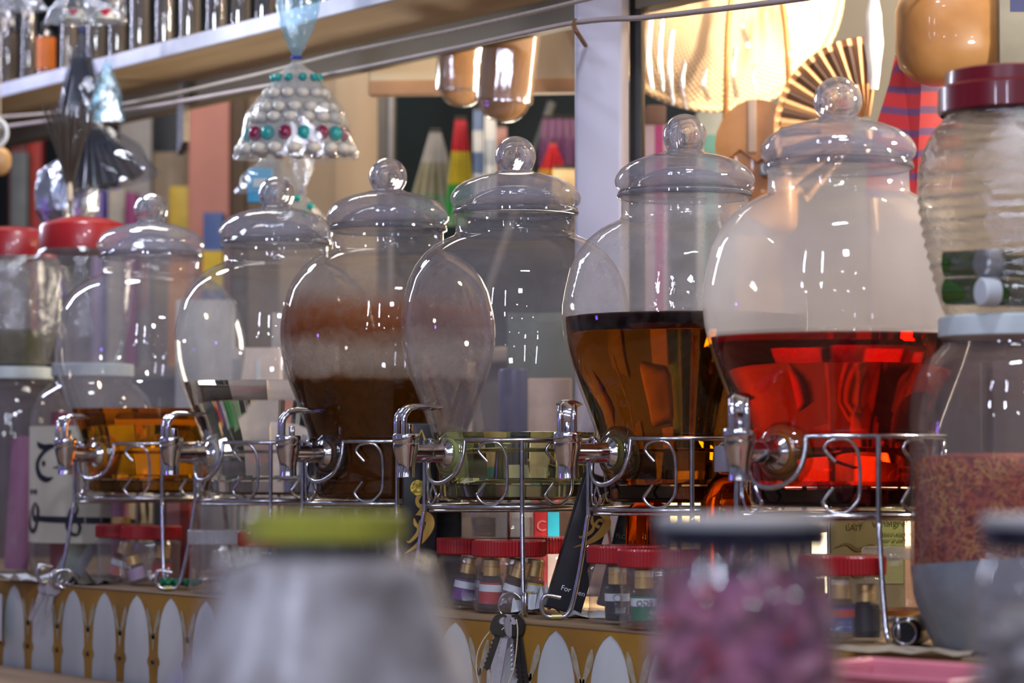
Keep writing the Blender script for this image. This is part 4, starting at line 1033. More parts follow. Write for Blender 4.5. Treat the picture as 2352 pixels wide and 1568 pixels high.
# ------------------------------------------------------------------ hanging plastic bags
def cone_film(hpx, wpx, Z, folds, depth=.5, hem=.012, neck=.05):
    H, Wd = S(hpx, Z), S(wpx, Z) / 2
    prof = [(Wd * max(neck, (math.sin(PI / 2 * t)) ** .95 if t < .55 else .772 + (t - .55) / .45 * .228), -H * t) for t in [k / 24 for k in range(25)]]
    return H, Wd, prof
def hang_bag(name, label, px, py, hpx, wpx, Z, film, folds=9, contents=None, knot=(40, 60), tie=(.02, .04, .35), group='goods hanging in clear plastic bags', yaw=CAMYAW, flat=.45, knot_film=None):
    t = thing(name, label, 'plastic bag', at(px, py, Z), yaw, group)
    H, Wd, prof = cone_film(hpx, wpx, Z, folds)
    SQ = Matrix.Scale(flat, 4, (0, 1, 0))
    m = MB().lathe(prof, 96, SQ, lambda a, t_, z: 1 + (.02 + .05 * t_) * math.sin(folds * a + 3 * math.sin(t_ * 5)) * (1 if t_ < .97 else .6))
    m.build('film', film, t, 60)
    if knot:
        kh, kw = S(knot[1], Z), S(knot[0], Z) / 2
        kp = [(kw * (.16 + .84 * math.sin(min(1, t_ * 1.15) * PI / 2)), kh * t_) for t_ in [k / 14 for k in range(15)]]
        MB().lathe(kp, 64, SQ, lambda a, t_, z: 1 + .16 * t_ * math.sin(5 * a + 2 * t_)).build('gathered_top', knot_film or film, t, 60)
        MB().tube([(kw * .20 * math.cos(a), kw * .20 * flat * math.sin(a), 0) for a in [2 * PI * k / 20 for k in range(20)]], kw * .09, 7, True).build('tie', mk('blue_tie%d' % int(px), tie), t, 80)
    return t, H, Wd, SQ
ZG = 3.70
M_PEARL = pmat('pearl_white', (.60, .57, .50), .4, col2=(.42, .39, .34), scale=60)
M_TEAL = pmat('teal_gem', (.02, .30, .29), .2)
M_MAR = pmat('maroon_gem', (.20, .01, .05), .25)
bag1, H, Wd, SQ = hang_bag('hanging_bag', 'bell shaped clear bag of white beaded ornament hanging before the shelf', 681, 132, 236, 288, ZG, M_FILM, 8, knot=(96, 150), knot_film=M_FILMB)
bo = thing('beaded_ornament', 'white beaded ornament with teal and maroon gems inside the bell shaped bag', 'ornament', bag1.location, CAMYAW)
core = MB().lathe([(.004, -H * .06), (Wd * .30, -H * .16), (Wd * .42, -H * .34), (Wd * .55, -H * .52), (Wd * .70, -H * .72), (Wd * .84, -H * .93), (Wd * .6, -H * .94), (0, -H * .90)], 64, SQ, lambda a, t, z: 1 + .05 * math.cos(14 * a))
core.build('cloth_core', pmat('ivory_core', (.48, .45, .40), .6, scale=40), bo, 60)
def tier(zf, rf, n, br, mat, nm, sc3=(1, 1, 1), alt=None):
    src = [MB().blob((0, 0, 0), br, 2, .0, sc3).build(nm, m_, bo, 60) for m_ in ([mat, alt] if alt else [mat])]
    for k in range(n):
        a = 2 * PI * (k + .5 * (int(zf * 10) % 2)) / n
        q = k % len(src)
        g_ = src[q] if k < len(src) else src[q].copy()
        if k >= len(src): col.objects.link(g_); g_.parent = bo
        g_.location = (Wd * rf * math.cos(a), Wd * rf * math.sin(a) * .45, -H * zf)
tier(.20, .36, 10, .0060, M_TEAL, 'gem'); tier(.36, .46, 12, .0095, M_PEARL, 'bead', (1, 1, .8)); tier(.50, .57, 14, .0105, M_PEARL, 'bead', (1, 1, .8))
tier(.60, .66, 15, .0105, M_PEARL, 'bead', (1, 1, .8))
tier(.76, .77, 16, .0095, M_TEAL, 'gem', (1, .8, 1.15), M_MAR); tier(.91, .88, 18, .0108, M_PEARL, 'bead', (1, 1, .8))
hang_bag('hanging_bag', 'clear bag with sky blue print hanging below the bell shaped bag', 622, 352, 92, 168, 3.86, M_FILM, 6, knot=None)
bp_ = thing('hanging_sachet', 'sky blue printed sachet showing in the bag below the bell shaped one', 'sachet', at(598, 455, 3.86), CAMYAW)
MB().box(0, 0, .018, .036, .006, .05, .0025).build('sachet_body', pmat('sky_blue', (.06, .36, .65), .4, scale=30), bp_); MB().box(0, -.0034, .022, .02, .001, .012).build('pale_print', M_PAPER, bp_)
hang_bag('hanging_bag', 'small clear bag with teal dots hanging behind the second dispenser knob', 692, 440, 120, 150, 3.98, M_FILM, 7, knot=(52, 80), knot_film=M_FILM)
for k, (px, py) in enumerate([(683, 455), (713, 473), (700, 490)]):
    o = MB().blob((0, 0, 0), .006, 2).build('teal_bead', M_TEAL, None, 60, loc=at(px, py, 3.955)); tag(o, ['uppermost teal bead in the small dotted bag', 'right teal bead in the small dotted bag', 'lowest teal bead in the small dotted bag'][k], 'bead', 'teal beads in the small dotted bag')
# left cluster
ZL = 4.20
M_DKW = pmat('dark_wrap', (.018, .02, .03), .22, scale=20, coat=.5)
M_DKFILM = thin_glass('smoky_film', tint=(.72, .74, .8), haze=.10, hazecol=(.35, .37, .45), rough=.06, f0=.08, f1=.5, bump=.35, bscale=34, bstretch=(1, 1, .3))
bgs = [('clear bag of dark sticks hanging tied at the left of the shelf edge', 188, 70, 215, 110, ZL, M_DKFILM, (44, 55)),
       ('conical clear bag of dark glossy sticks hanging under the left shelf', 205, 268, 172, 250, ZL + .03, M_DKFILM, None)]
for lb, px, py, hp, wp_, Z, fm, kn in bgs:
    t, H, Wd, SQ = hang_bag('hanging_bag', lb, px, py, hp, wp_, Z, fm, 7, knot=kn)
    if kn is None: t.rotation_euler = (0, R(-14), CAMYAW)
    st_ = thing('stick_bundle', 'bundle of dark glossy sticks inside the ' + ('tied bag at the left shelf edge' if kn else 'conical bag under the left shelf'), 'stick bundle', t.location, CAMYAW)
    if kn is None: st_.rotation_euler = t.rotation_euler
    for k in range(7):
        f_ = (k - 3) / 3.2
        MB().tube([(Wd * .25 * f_, .0, -H * .30), (Wd * .66 * f_, -.004, -H * .94)], [.0065, .0125], 8).build('stick', M_DKW, st_, 60)
hang_bag('hanging_bag', 'pale blue empty bag hanging right of the dark sticks bag', 246, 135, 145, 85, ZL - .03, M_FILMB, 5, knot=None, flat=.3)
t0, H, Wd, SQ = hang_bag('hanging_bag', 'clear bag with two decorated bottle bases cut by the top picture edge', 200, -70, 126, 190, ZL - .06, M_FILM, 5, knot=None, flat=.35)
for k, px in enumerate((172, 246)):
    fg = thing('decorated_bottle', ['dark bottle on white base with red heart at the left in the top bag', 'dark bottle on white base with red heart at the right in the top bag'][k], 'bottle', at(px, 50, ZL - .06), CAMYAW, 'decorated bottles in the top bag')
    MB().lathe([(0, 0), (.021, 0), (.0215, .002), (.017, .012), (.012, .020), (.0, .020)], 28).build('white_base', M_PEARL, fg)
    MB().lathe([(.0225, -.001), (.0225, .0012), (0, .0012)], 28).build('dark_rim', M_BLACKPL, fg)
    MB().lathe([(.012, .020), (.014, .023), (.009, .030), (.009, .075), (.013, .080), (0, .081)], 28).build('dark_bottle', M_DKW, fg)
    MB().strip([(0, .0175), (0, .012), (0, .0065)], [.016, .012, .002], lambda u, v: (u, -.0195 + (v - .0065) * .35, v), 4).build('red_heart', mk('heart_red', (.4, .01, .04)), fg, 0)
    for s_ in (-1, 1): MB().strip([(s_ * .0135, .010), (s_ * .0135, .006), (s_ * .0135, .003)], [.001, .006, .001], lambda u, v: (u, -.0165 + (v) * .3, v), 3).build('green_diamond', mk('leaf_green', (.02, .2, .07)), fg, 0)
hang_bag('hanging_bag', 'clear bag corner at the upper left picture corner', 20, -80, 106, 180, ZL + .02, M_FILM, 5, knot=None, flat=.35)
# dark bristle brush
br = thing('twig_brush', 'brown bristle brush hanging head upward beside the conical bag', 'brush', at(160, 505, ZL - .08), CAMYAW)
bm_ = MB()
random.seed(5)
for k in range(90):
    a = random.uniform(0, 2 * PI); s_ = math.sqrt(random.random())
    tx_, ty_ = s_ * .036 * math.cos(a) - .004, s_ * .016 * math.sin(a)
    bm_.tube(catmull([(tx_ * .05, ty_ * .05, .035), (tx_ * .3, ty_ * .3, .075), (tx_ * .75, ty_ * .8, .125), (tx_ * 1.15, ty_, .150 + random.uniform(0, .034))], 3), .0007, 4)
bm_.build('bristles', pmat('dark_bristle', (.05, .035, .025), .6), br, 60)
MB().tube([(0, 0, -.01), (0, 0, .05)], .0022, 8).build('wire_handle', M_KEYD, br, 80)
MB().lathe([(.0025, .03), (.004, .036), (.0045, .05), (.003, .058)], 16).build('binding', M_CORD, br)
# crumpled silver bag that blazes in the light
sv = thing('hanging_foil_bag', 'crumpled silver foil bag glaring beside the red lidded squat jars', 'foil bag', at(150, 512, ZL + .10), CAMYAW)
M_FOIL = pmat('silver_foil', (.80, .86, .92), .22, 1., scale=30, bump=.6)
MB().lathe([(0, 0), (.034, 0), (.046, .02), (.050, .05), (.040, .082), (.018, .098), (.008, .104), (.016, .116)], 40, Matrix.Scale(.5, 4, (0, 1, 0)), lambda a, t, z: 1 + .10 * math.sin(7 * a + 30 * z) + .06 * math.sin(11 * a - 50 * z)).build('foil_pouch', M_FOIL, sv, 20)
MB().tube([(.007 * math.cos(a), .004 * math.sin(a), .104) for a in [2 * PI * k / 16 for k in range(16)]], .002, 6, True).build('tie', M_WIRE, sv)
MB().tube([(0, 0, .112), (0, 0, .30)], .001, 6).build('hanging_string', M_CORD, sv)

# ------------------------------------------------------------------ the shop behind
floor = MB(); floor.box(-3, 2, -.02, 16, 14, .04); tag(floor.build('floor', pmat('floor_concrete', (.16, .15, .14), .8, scale=3), None), kind='structure')
wb = MB(); wb.box(-6.6, 3.25, 1.4, 6.2, .1, 2.8); tag(wb.build('wall_back', pmat('dark_teal_wall', (.022, .040, .040), .8, col2=(.012, .018, .019), scale=2), None), kind='structure')
wr = MB(); wr.box(-1.9, 3.15, 1.4, 3.2, .1, 2.8); tag(wr.build('wall_right', pmat('sage_wall', (.30, .28, .22), .8, col2=(.25, .23, .18), scale=2), None), kind='structure')
ce = MB(); ce.box(-4, 2.6, 2.84, 11, 2.4, .08); tag(ce.build('ceiling', pmat('ceiling_plaster', (.35, .31, .25), .9), None), kind='structure')

# back cabinet along the rear of the counter: its plain doors close the view behind the glass
rk = thing('back_cabinet', 'low dark brown cabinet running behind the dispensers', 'cabinet', (0, 0, 0))
CBY, CBT = 2.62, CAMH + .16
M_CAB = pmat('grey_beige_laminate', (.060, .048, .042), .5, col2=(.045, .037, .034), scale=3)
MB().box(-3.9, CBY + .2, CBT / 2, 5.2, .4, CBT).build('cabinet_body', M_CAB, rk)
MB().box(-3.9, CBY + .19, CBT + .012, 5.26, .44, .024, .004).build('cabinet_top', pmat('cabinet_top_wood', (.25, .19, .13), .5, scale=6, stretch=(.3, 3, 3)), rk)
for k in range(8):
    d_ = MB().box(-5.25 + .5 * k, CBY - .008, CT + .155, .48, .016, .29, .003).build('cabinet_door', M_CAB, rk)
    MB().tube([(-5.07 + .5 * k, CBY - .028, CT + .10), (-5.07 + .5 * k, CBY - .028, CT + .20)], .005, 8).build('handle', M_WIRE, d_)

# goods standing on the counter between the dispensers and that cabinet, seen through glass
def good(name, label, px, py0, wpx, Z, c, bands=(), yaw=0., depth=.05, cat='box', group='goods behind the dispensers'):
    return carton(name, label, px, py0, 0, wpx, Z, mk(name + str(int(px)) + 'm', c), yaw, depth, CT, group=group, cat=cat, bands=bands)
gB = thing('glue_bottle', 'white plastic bottle with navy cap seen through the lime dispenser', 'bottle', onc(1178, 3.56), CAMYAW)
MB().lathe([(0, .001), (.021, .001), (.0225, .004), (.0225, .190), (.020, .200), (0, .2)], 32).build('bottle_body', pmat('milky_plastic', (.58, .60, .56), .4), gB)
MB().lathe([(.0195, .195), (.0195, .286), (.0175, .290), (0, .29)], 32).build('cap', pmat('navy_cap', (.035, .045, .17), .4), gB)
good('soap_carton', 'peach and sky blue carton seen beside the navy capped bottle', 1262, 870, 100, 3.66, (.52, .38, .30), [(0, 1, .48, .72, mk('sky_panel', (.10, .34, .46))), (.3, .75, .5, .66, mk('brick_panel', (.35, .13, .12)))])
good('spice_carton', 'dull green carton seen through the lime dispenser', 1240, 720, 150, 3.92, (.03, .05, .04), [(.1, .9, .1, .3, mk('drab', (.06, .06, .05)))])
good('spice_carton', 'grey brown carton seen behind the brown dispenser', 1010, 740, 150, 3.95, (.26, .21, .18), [(.1, .9, .3, .6, mk('taupe', (.34, .28, .25)))])
good('spice_carton', 'taupe carton seen through the water dispenser', 700, 720, 150, 4.1, (.30, .26, .24), [(.1, .9, .55, .75, mk('dull_rose', (.36, .22, .2)))])
good('spice_carton', 'pale grey carton seen through the amber dispenser', 470, 690, 130, 4.3, (.38, .38, .40), [(.15, .85, .3, .6, mk('stone', (.3, .32, .33)))])
good('spice_carton', 'rose white carton with pale stripes behind the water dispenser', 590, 800, 110, 3.98, (.62, .52, .48), [(0, .2, .05, .95, mk('slate', (.25, .28, .30))), (.5, .6, .05, .95, M_PAPER)])
good('spice_carton', 'added dark carton, bright ochre panel for a glowing patch in the dark amber syrup', 1590, 900, 150, 3.3, (.08, .05, .02), [(.15, .6, .35, .75, mk('bright_ochre', (.85, .62, .25)))])  # added carton; its bright panel makes the refracted glow in the amber syrup
good('spice_carton', 'added dark carton, bright cream panels for glowing patches in the red syrup', 1850, 880, 180, 3.10, (.02, .012, .01), [(.08, .62, .50, .92, mk('bright_cream', (.88, .78, .62))), (.55, .9, .06, .34, mk('bright_cream', (.88, .78, .62)))])  # added carton; bright panels stand in for light refracted through the red syrup
good('spice_carton', 'brown carton with pale orange panel behind the red dispenser and saffron jar', 2040, 920, 150, 3.12, (.10, .05, .025), [(.2, .8, .3, .6, mk('pale_orange', (.7, .5, .3)))])

# goods further back, on the cabinet top or hung above it
def back(name, label, x0, y0, x1, y1, Z, c, bands=(), depth=.05, cat='box', group='goods on the back cabinet', drop=True, yaw=0.):
    zb = CBT + .024 if drop else CAMH + hh(y1, Z)
    return carton(name, label, (x0 + x1) / 2, y0, 0, x1 - x0, Z, mk(name + str(int(x0)) + 'b', c), yaw, depth, zb, group=group, cat=cat, bands=bands)
CZ = lambda px, off=.12: zplane(px, CBY + off)
back('red_carton', 'dull red carton at the left beside the hanging beads', 18, 300, 58, 0, CZ(40, .2), (.28, .05, .05), [(0, 1, .72, .76, mk('maroonish', (.2, .03, .03)))])
back('red_carton', 'bright red narrow carton left of the bristle brush', 62, 308, 92, 0, CZ(75), (.52, .045, .03))
back('grey_panel_box', 'blue grey narrow box at the far left back', 22, 352, 60, 0, CZ(40, .05), (.17, .19, .20))
back('printed_carton', 'grey white carton with red print right of the conical bag', 272, 265, 346, 0, CZ(310), (.36, .33, .31), [(0, 1, .52, .62, mk('faded_red', (.4, .12, .1))), (.2, .9, .25, .45, mk('faded_red2', (.45, .22, .2))), (.3, .7, .30, .40, M_PAPER)])
back('navy_box', 'dark navy box left of the salmon panel', 348, 238, 430, 0, CZ(390, .26), (.012, .018, .028))
back('cardboard_carton', 'brown cardboard carton left of the salmon panel', 350, 352, 432, 0, CZ(392, .16), (.30, .22, .14), [(.4, .6, 0, 1, mk('tape_brown', (.36, .27, .18)))])
back('sweets_box', 'yellow and orange carton at the foot of the salmon panel', 388, 430, 432, 0, CZ(410, .06), (.50, .34, .03), [(0, 1, .0, .72, mk('sweet_orange', (.50, .18, .02)))])
back('striped_box', 'lilac and indigo striped box under the conical bag', 212, 440, 246, 0, CZ(230, .05), (.38, .28, .55), [(.6, 1, 0, 1, mk('indigo', (.06, .04, .35)))])
back('striped_box', 'pale beige box between the lilac and magenta ones', 247, 436, 286, 0, CZ(266, .05), (.48, .44, .38))
back('striped_box', 'magenta box left of the first dispenser knob', 287, 445, 312, 0, CZ(300, .05), (.26, .03, .16))
back('tool_box', 'blue and yellow box between the first two dispenser lids', 466, 490, 512, 0, CZ(488, .05), (.05, .10, .30), [(0, 1, .5, .75, mk('bright_yellow', (.6, .42, .03))), (0, 1, 0, .3, M_BLACK)])
# hanging beads at far left edge
hb_ = thing('hanging_beads', 'string with tan wooden bead and pale ring at the far left edge', 'beads', at(0, 390, 4.35), CAMYAW)
MB().blob((0, 0, .014), .019, 3, 0, (1, .8, 1.25)).build('wooden_bead', pmat('tan_wood', (.58, .32, .12), .4), hb_, 60)
MB().tube([(-.006 + .016 * math.cos(a), 0, .060 + .021 * math.sin(a)) for a in [2 * PI * k / 28 for k in range(28)]], .004, 8, True).build('pale_ring', M_PAPER, hb_, 80)
MB().tube([(0, 0, .03), (-.002, 0, .22)], .001, 6).build('string', M_CORD, hb_, 80)

def panel(name, label, x0, y0, x1, Z, c, base=CBT + .024, depth=.03, trim=None, cat='panel', c2=None):
    w = S(x1 - x0, Z); top = CAMH + hh(y0, Z)
    t = thing(name, label, cat, onc((x0 + x1) / 2, Z, base), CAMYAW)
    MB().box(0, 0, (top - base) / 2, w, depth, top - base, .003).build('panel_board', pmat(name + 'mat', c, .7, col2=c2, scale=4), t)
    if trim:
        MB().box(w * trim[0], -depth / 2 - .004, (top - base) / 2, w * trim[1], .01, top - base, .002).build('edge_strip', trim[2], t)
    MB().box(0, -.002, (top - base) * .34, w * .99, depth + .002, .003).build('seam', pmat(name + 'seam', tuple(q * .8 for q in c), .7), t)
    return t
panel('salmon_panel', 'salmon pink upright panel behind the second dispenser', 430, 100, 524, CZ(477, .10), (.56, .24, .19))
panel('brown_post', 'dark brown wooden upright beside the salmon panel', 526, 100, 562, CZ(545, .16), (.10, .065, .04))
panel('dark_panel', 'dim brown board behind the bell shaped bag', 560, 100, 690, CZ(625, .24), (.16, .115, .08), cat='panel')
panel('beige_panel', 'broad beige cabinet side panel right of the bell shaped bag', 640, 100, 868, CZ(760, .10), (.25, .19, .13), c2=(.21, .15, .095))
panel('grey_post', 'dark grey brown upright right of the beige panel', 866, 100, 908, CZ(886, .08), (.085, .075, .065), trim=(.25, .3, pmat('post_light', (.2, .19, .19), .5)))
# cream header board above the opening
Zh = 4.05
hd = thing('header_board', 'cream header board hung high behind the brown slabs', 'board', at(1105, 195, Zh), CAMYAW + R(-6))
w_ = S(520, Zh)
MB().box(0, 0, .10, w_, .02, .20, .003).build('board_face', pmat('cream_board', (.50, .44, .34), .7, col2=(.46, .39, .29), scale=4), hd)
MB().box(0, -.002, -.004, w_, .026, .022, .002).build('brown_trim', pmat('tan_trim', (.36, .21, .12), .6), hd)
# two brown slabs hanging in clear wrap
M_SLAB = pmat('tan_slab', (.50, .25, .085), .45, col2=(.40, .18, .06), scale=14, coat=.6)
M_WRAP = thin_glass('clear_wrap', haze=.06, hazecol=(.9, .75, .6), rough=.10, f0=.25, f1=.9, bump=.2, bscale=22, bstretch=(1, 1, .2))
def slab(label, px, y1, wpx, Z, roll, yaw):
    t = thing('hanging_slab', label, 'wrapped slab', at(px, y1, Z), group='tan rounded slabs hanging in clear wrap', rot=(0, roll, CAMYAW + yaw))
    w = S(wpx, Z) / 2; L_ = .25
    o_ = [(w * math.sin(a), w * 1.15 * (1 - math.cos(a))) for a in [-PI / 2 + PI * k / 16 for k in range(17)]]
    prof = [(0, 0), (w * .42, w * .10), (w * .72, w * .36), (w * .92, w * .8), (w, w * 1.3), (w, L_)]
    MB().lathe(sm(prof, 4) + [(0, L_)], 40, Matrix.Scale(.35, 4, (0, 1, 0))).build('slab_body', M_SLAB, t, 60)
    MB().lathe([(r_ * 1.06 + .001, z_ - .003) for r_, z_ in sm(prof, 4)], 60, Matrix.Scale(.42, 4, (0, 1, 0)), lambda a, t_, z: 1 + .02 * math.sin(9 * a + 8 * z)).build('clear_wrap', M_WRAP, t, 60)
    MB().tube([(0, 0, L_), (0, 0, L_ + .2)], .0012, 6).build('hanging_string', M_CORD, t)
slab('left tan slab with blunt round end hanging in clear wrap', 1058, 242, 108, 3.88, R(1), .2)
slab('right tan slab with longer pointed round end hanging in clear wrap', 1152, 277, 126, 3.80, R(6), -.1)
# stuff in the dim opening
def cloth(name, label, px, y0, y1, w0, w1, Z, mats_, cat='cloth', group='cloths and pouches hanging in the dim opening', waves=5):
    """hanging cloth, bands of colour from the top"""
    t = thing(name, label, cat, at(px, y0, Z), CAMYAW, group)
    H_ = S(y1 - y0, Z); n = 18; nb = len(mats_)
    for b_, mt in enumerate(mats_):
        vs, fs = [], []
        for i in range(7):
            f_ = (b_ + i / 6) / nb
            wd = S(w0 + (w1 - w0) * f_, Z)
            for k in range(n + 1):
                u = k / n - .5
                vs.append((u * wd, .008 * f_ * math.sin(u * waves * 2 * PI) * (1 - .3 * f_), -H_ * f_))
        for i in range(6):
            for k in range(n): fs.append((i * (n + 1) + k, i * (n + 1) + k + 1, (i + 1) * (n + 1) + k + 1, (i + 1) * (n + 1) + k))
        MB().add(vs, fs).build('cloth_band', mt, t, 60)
    MB().tube([(-S(w0, Z) / 2, 0, .001), (S(w0, Z) / 2, 0, .001)], .003, 6).build('hanging_rod', M_KEYD, t)
    return t
ZO = 4.7
cloth('hanging_cloth', 'red over yellow over green cloth hanging in the dim opening', 1058, 272, 500, 26, 74, ZO, [mk('cloth_red', (.42, .02, .03)), mk('cloth_yellow', (.45, .36, .03)), mk('cloth_green', (.03, .25, .06))])
cloth('hanging_cloth', 'blue white striped strip hanging left of the pair in the dim opening', 1098, 250, 500, 22, 26, ZO - .05, [mk('strip_blue', (.10, .15, .28)), mk('strip_white', (.45, .47, .50)), mk('strip_blue', (.10, .15, .28)), mk('strip_white', (.45, .47, .50)), mk('strip_grey', (.28, .31, .36))], waves=2)
cloth('hanging_cloth', 'pale blue white strip hanging right of the pair in the dim opening', 1126, 262, 500, 26, 28, ZO - .05, [mk('strip_white', (.45, .47, .50)), mk('strip_grey', (.28, .31, .36)), mk('strip_white', (.45, .47, .50)), mk('strip_grey', (.28, .31, .36))], waves=2)
cloth('hanging_pouch', 'grey green cone shaped pouch hanging in the dim opening', 1000, 300, 520, 24, 150, ZO + .05, [mk('pouch_grey', (.28, .27, .26)), mk('pouch_olive', (.20, .19, .13)), mk('pouch_green', (.12, .20, .12))])
cloth('hanging_cloth', 'pinkish brown cloth right of the striped strips', 1152, 290, 420, 24, 36, ZO + .08, [mk('cloth_dusky', (.30, .16, .15))])
cloth('hanging_cloth', 'red pointed cloth hanging near the lavender post', 1270, 326, 420, 12, 84, ZO, [mk('cloth_red', (.42, .02, .03)), mk('cloth_red', (.42, .02, .03)), mk('cloth_amber', (.55, .30, .05))])
cloth('hanging_cloth', 'dim purple cloth hanging behind the red pointed one', 1285, 270, 380, 80, 100, ZO + .15, [mk('cloth_plum', (.10, .03, .10))])
cloth('hanging_pouch', 'cream pouch below the red pointed cloth', 1296, 385, 480, 50, 70, ZO - .05, [mk('pouch_cream', (.58, .44, .24))])
tag(MB().tube([at(1068, 822, 4.9), at(1268, 235, 4.9)], .008, 8).build('slanting_pole', pmat('dull_grey_pole', (.10, .10, .10), .7), None), 'thin grey pole slanting up through the dim opening', 'pole')

# ------------------------------------------------------------------ warm bright corner at the right
# woven straw tray
bk = thing('straw_basket', 'large round woven straw basket hanging in the glare at upper right', 'basket', at(1640, -40, 3.95), rot=(R(-8), 0, CAMYAW))
m, nt, out = nmat('straw_weave')
b = N(nt, 'ShaderNodeBsdfPrincipled'); b.inputs['Roughness'].default_value = .55
tc = N(nt, 'ShaderNodeTexCoord'); sp = N(nt, 'ShaderNodeSeparateXYZ'); nt.links.new(tc.outputs['Object'], sp.inputs[0])
ln_ = N(nt, 'ShaderNodeVectorMath', operation='LENGTH'); cb = N(nt, 'ShaderNodeCombineXYZ')
nt.links.new(sp.outputs['X'], cb.inputs['X']); nt.links.new(sp.outputs['Z'], cb.inputs['Y']); nt.links.new(cb.outputs[0], ln_.inputs[0])
mu = N(nt, 'ShaderNodeMath', operation='MULTIPLY'); mu.inputs[1].default_value = 900; nt.links.new(ln_.outputs['Value'], mu.inputs[0])
si = N(nt, 'ShaderNodeMath', operation='SINE'); nt.links.new(mu.outputs[0], si.inputs[0])
at2 = N(nt, 'ShaderNodeMath', operation='ARCTAN2'); nt.links.new(sp.outputs['Z'], at2.inputs[0]); nt.links.new(sp.outputs['X'], at2.inputs[1])
m2 = N(nt, 'ShaderNodeMath', operation='MULTIPLY'); m2.inputs[1].default_value = 110; nt.links.new(at2.outputs[0], m2.inputs[0])
s2 = N(nt, 'ShaderNodeMath', operation='SINE'); nt.links.new(m2.outputs[0], s2.inputs[0])
ml = N(nt, 'ShaderNodeMath', operation='MULTIPLY'); nt.links.new(si.outputs[0], ml.inputs[0]); nt.links.new(s2.outputs[0], ml.inputs[1])
mr = N(nt, 'ShaderNodeMapRange'); mr.inputs['From Min'].default_value = -1; nt.links.new(ml.outputs[0], mr.inputs['Value'])
nt.links.new(ramp(nt, mr.outputs[0], [(.1, (.50, .31, .15)), (.6, (.68, .49, .29)), (1, (.78, .62, .42))]), b.inputs['Base Color'])
bp = N(nt, 'ShaderNodeBump'); bp.inputs['Strength'].default_value = .6; bp.inputs['Distance'].default_value = .003
nt.links.new(mr.outputs[0], bp.inputs['Height']); nt.links.new(bp.outputs['Normal'], b.inputs['Normal']); nt.links.new(b.outputs[0], out.inputs[0])
rad = S(296, 3.95)
RX = Matrix.Rotation(R(90), 4, 'X')     # axis toward -y (front)
MB().lathe([(0, .050), (rad * .35, .045), (rad * .62, .030), (rad * .82, .012), (rad * .94, -.004), (rad, -.012)], 72, RX).build('woven_dish', m, bk, 60)
MB().tube([(rad * math.cos(a), .012, rad * math.sin(a)) for a in [2 * PI * k / 72 for k in range(72)]], .006, 8, True).build('bound_rim', m, bk, 80)
# clear plastic wrap over the basket: long glossy folds
wrapm = thin_glass('glaring_wrap', tint=(.98, .97, .95), haze=.05, hazecol=(.95, .85, .7), rough=.20, f0=.45, f1=.8)
random.seed(14)
for (px, y0, y1, wob) in [(1496, 40, 205, .3), (1522, 45, 210, .2), (1545, 70, 240, .3), (1573, 140, 250, .5), (1622, 160, 230, .8), (1690, 110, 225, .3), (1712, 20, 110, .9), (1735, 150, 205, .3), (1842, -40, 80, .2), (1868, -40, 55, .2), (1892, -40, 75, .3), (1812, 40, 130, .3)]:
    a_ = at(px, y0, 3.86); b_ = at(px - 6, (y0 + y1) / 2, 3.855); c_ = at(px + 8 * wob, y1, 3.86)
    inv = bk.matrix_basis.inverted()
    MB().tube([inv @ v for v in catmull([a_, b_, c_], 8)], .0042, 10).build('plastic_fold', wrapm, bk, 80)

# folding fan
fn = thing('palm_fan', 'tan palm leaf fan with dark brown stripes behind the red dispenser lid', 'fan', at(1992, 300, 3.72), rot=(0, 0, CAMYAW))
rf = S(216, 3.72)
leafm, dk = MB(), MB()
nst = 23
for k in range(nst):
    a0 = R(80) + R(150) * k / nst; a1 = R(80) + R(150) * (k + 1) / nst; am = (a0 + a1) / 2
    pt_ = lambda r_, a, y: (r_ * math.cos(a), y, r_ * math.sin(a))
    for r0, r1, tgt in ((.02, rf * .5, leafm), (rf * .5, rf * .93, dk if k % 2 else leafm), (rf * .93, rf, leafm)):
        tgt.add([pt_(r0, a0, .0), pt_(r0, am, -.005), pt_(r0, a1, 0), pt_(r1, a0, .0), pt_(r1, am, -.008), pt_(r1, a1, 0)], [(0, 1, 4, 3), (1, 2, 5, 4)])
leafm.build('fan_leaf', pmat('fan_tan', (.42, .24, .12), .6, scale=30), fn, 0)
dk.build('dark_stripes', pmat('fan_dark', (.045, .025, .02), .6), fn, 0)
MB().tube([(0, -.004, 0), (.01, -.004, -.14)], .006, 8).build('fan_handle', pmat('fan_wood', (.30, .17, .08), .5), fn)
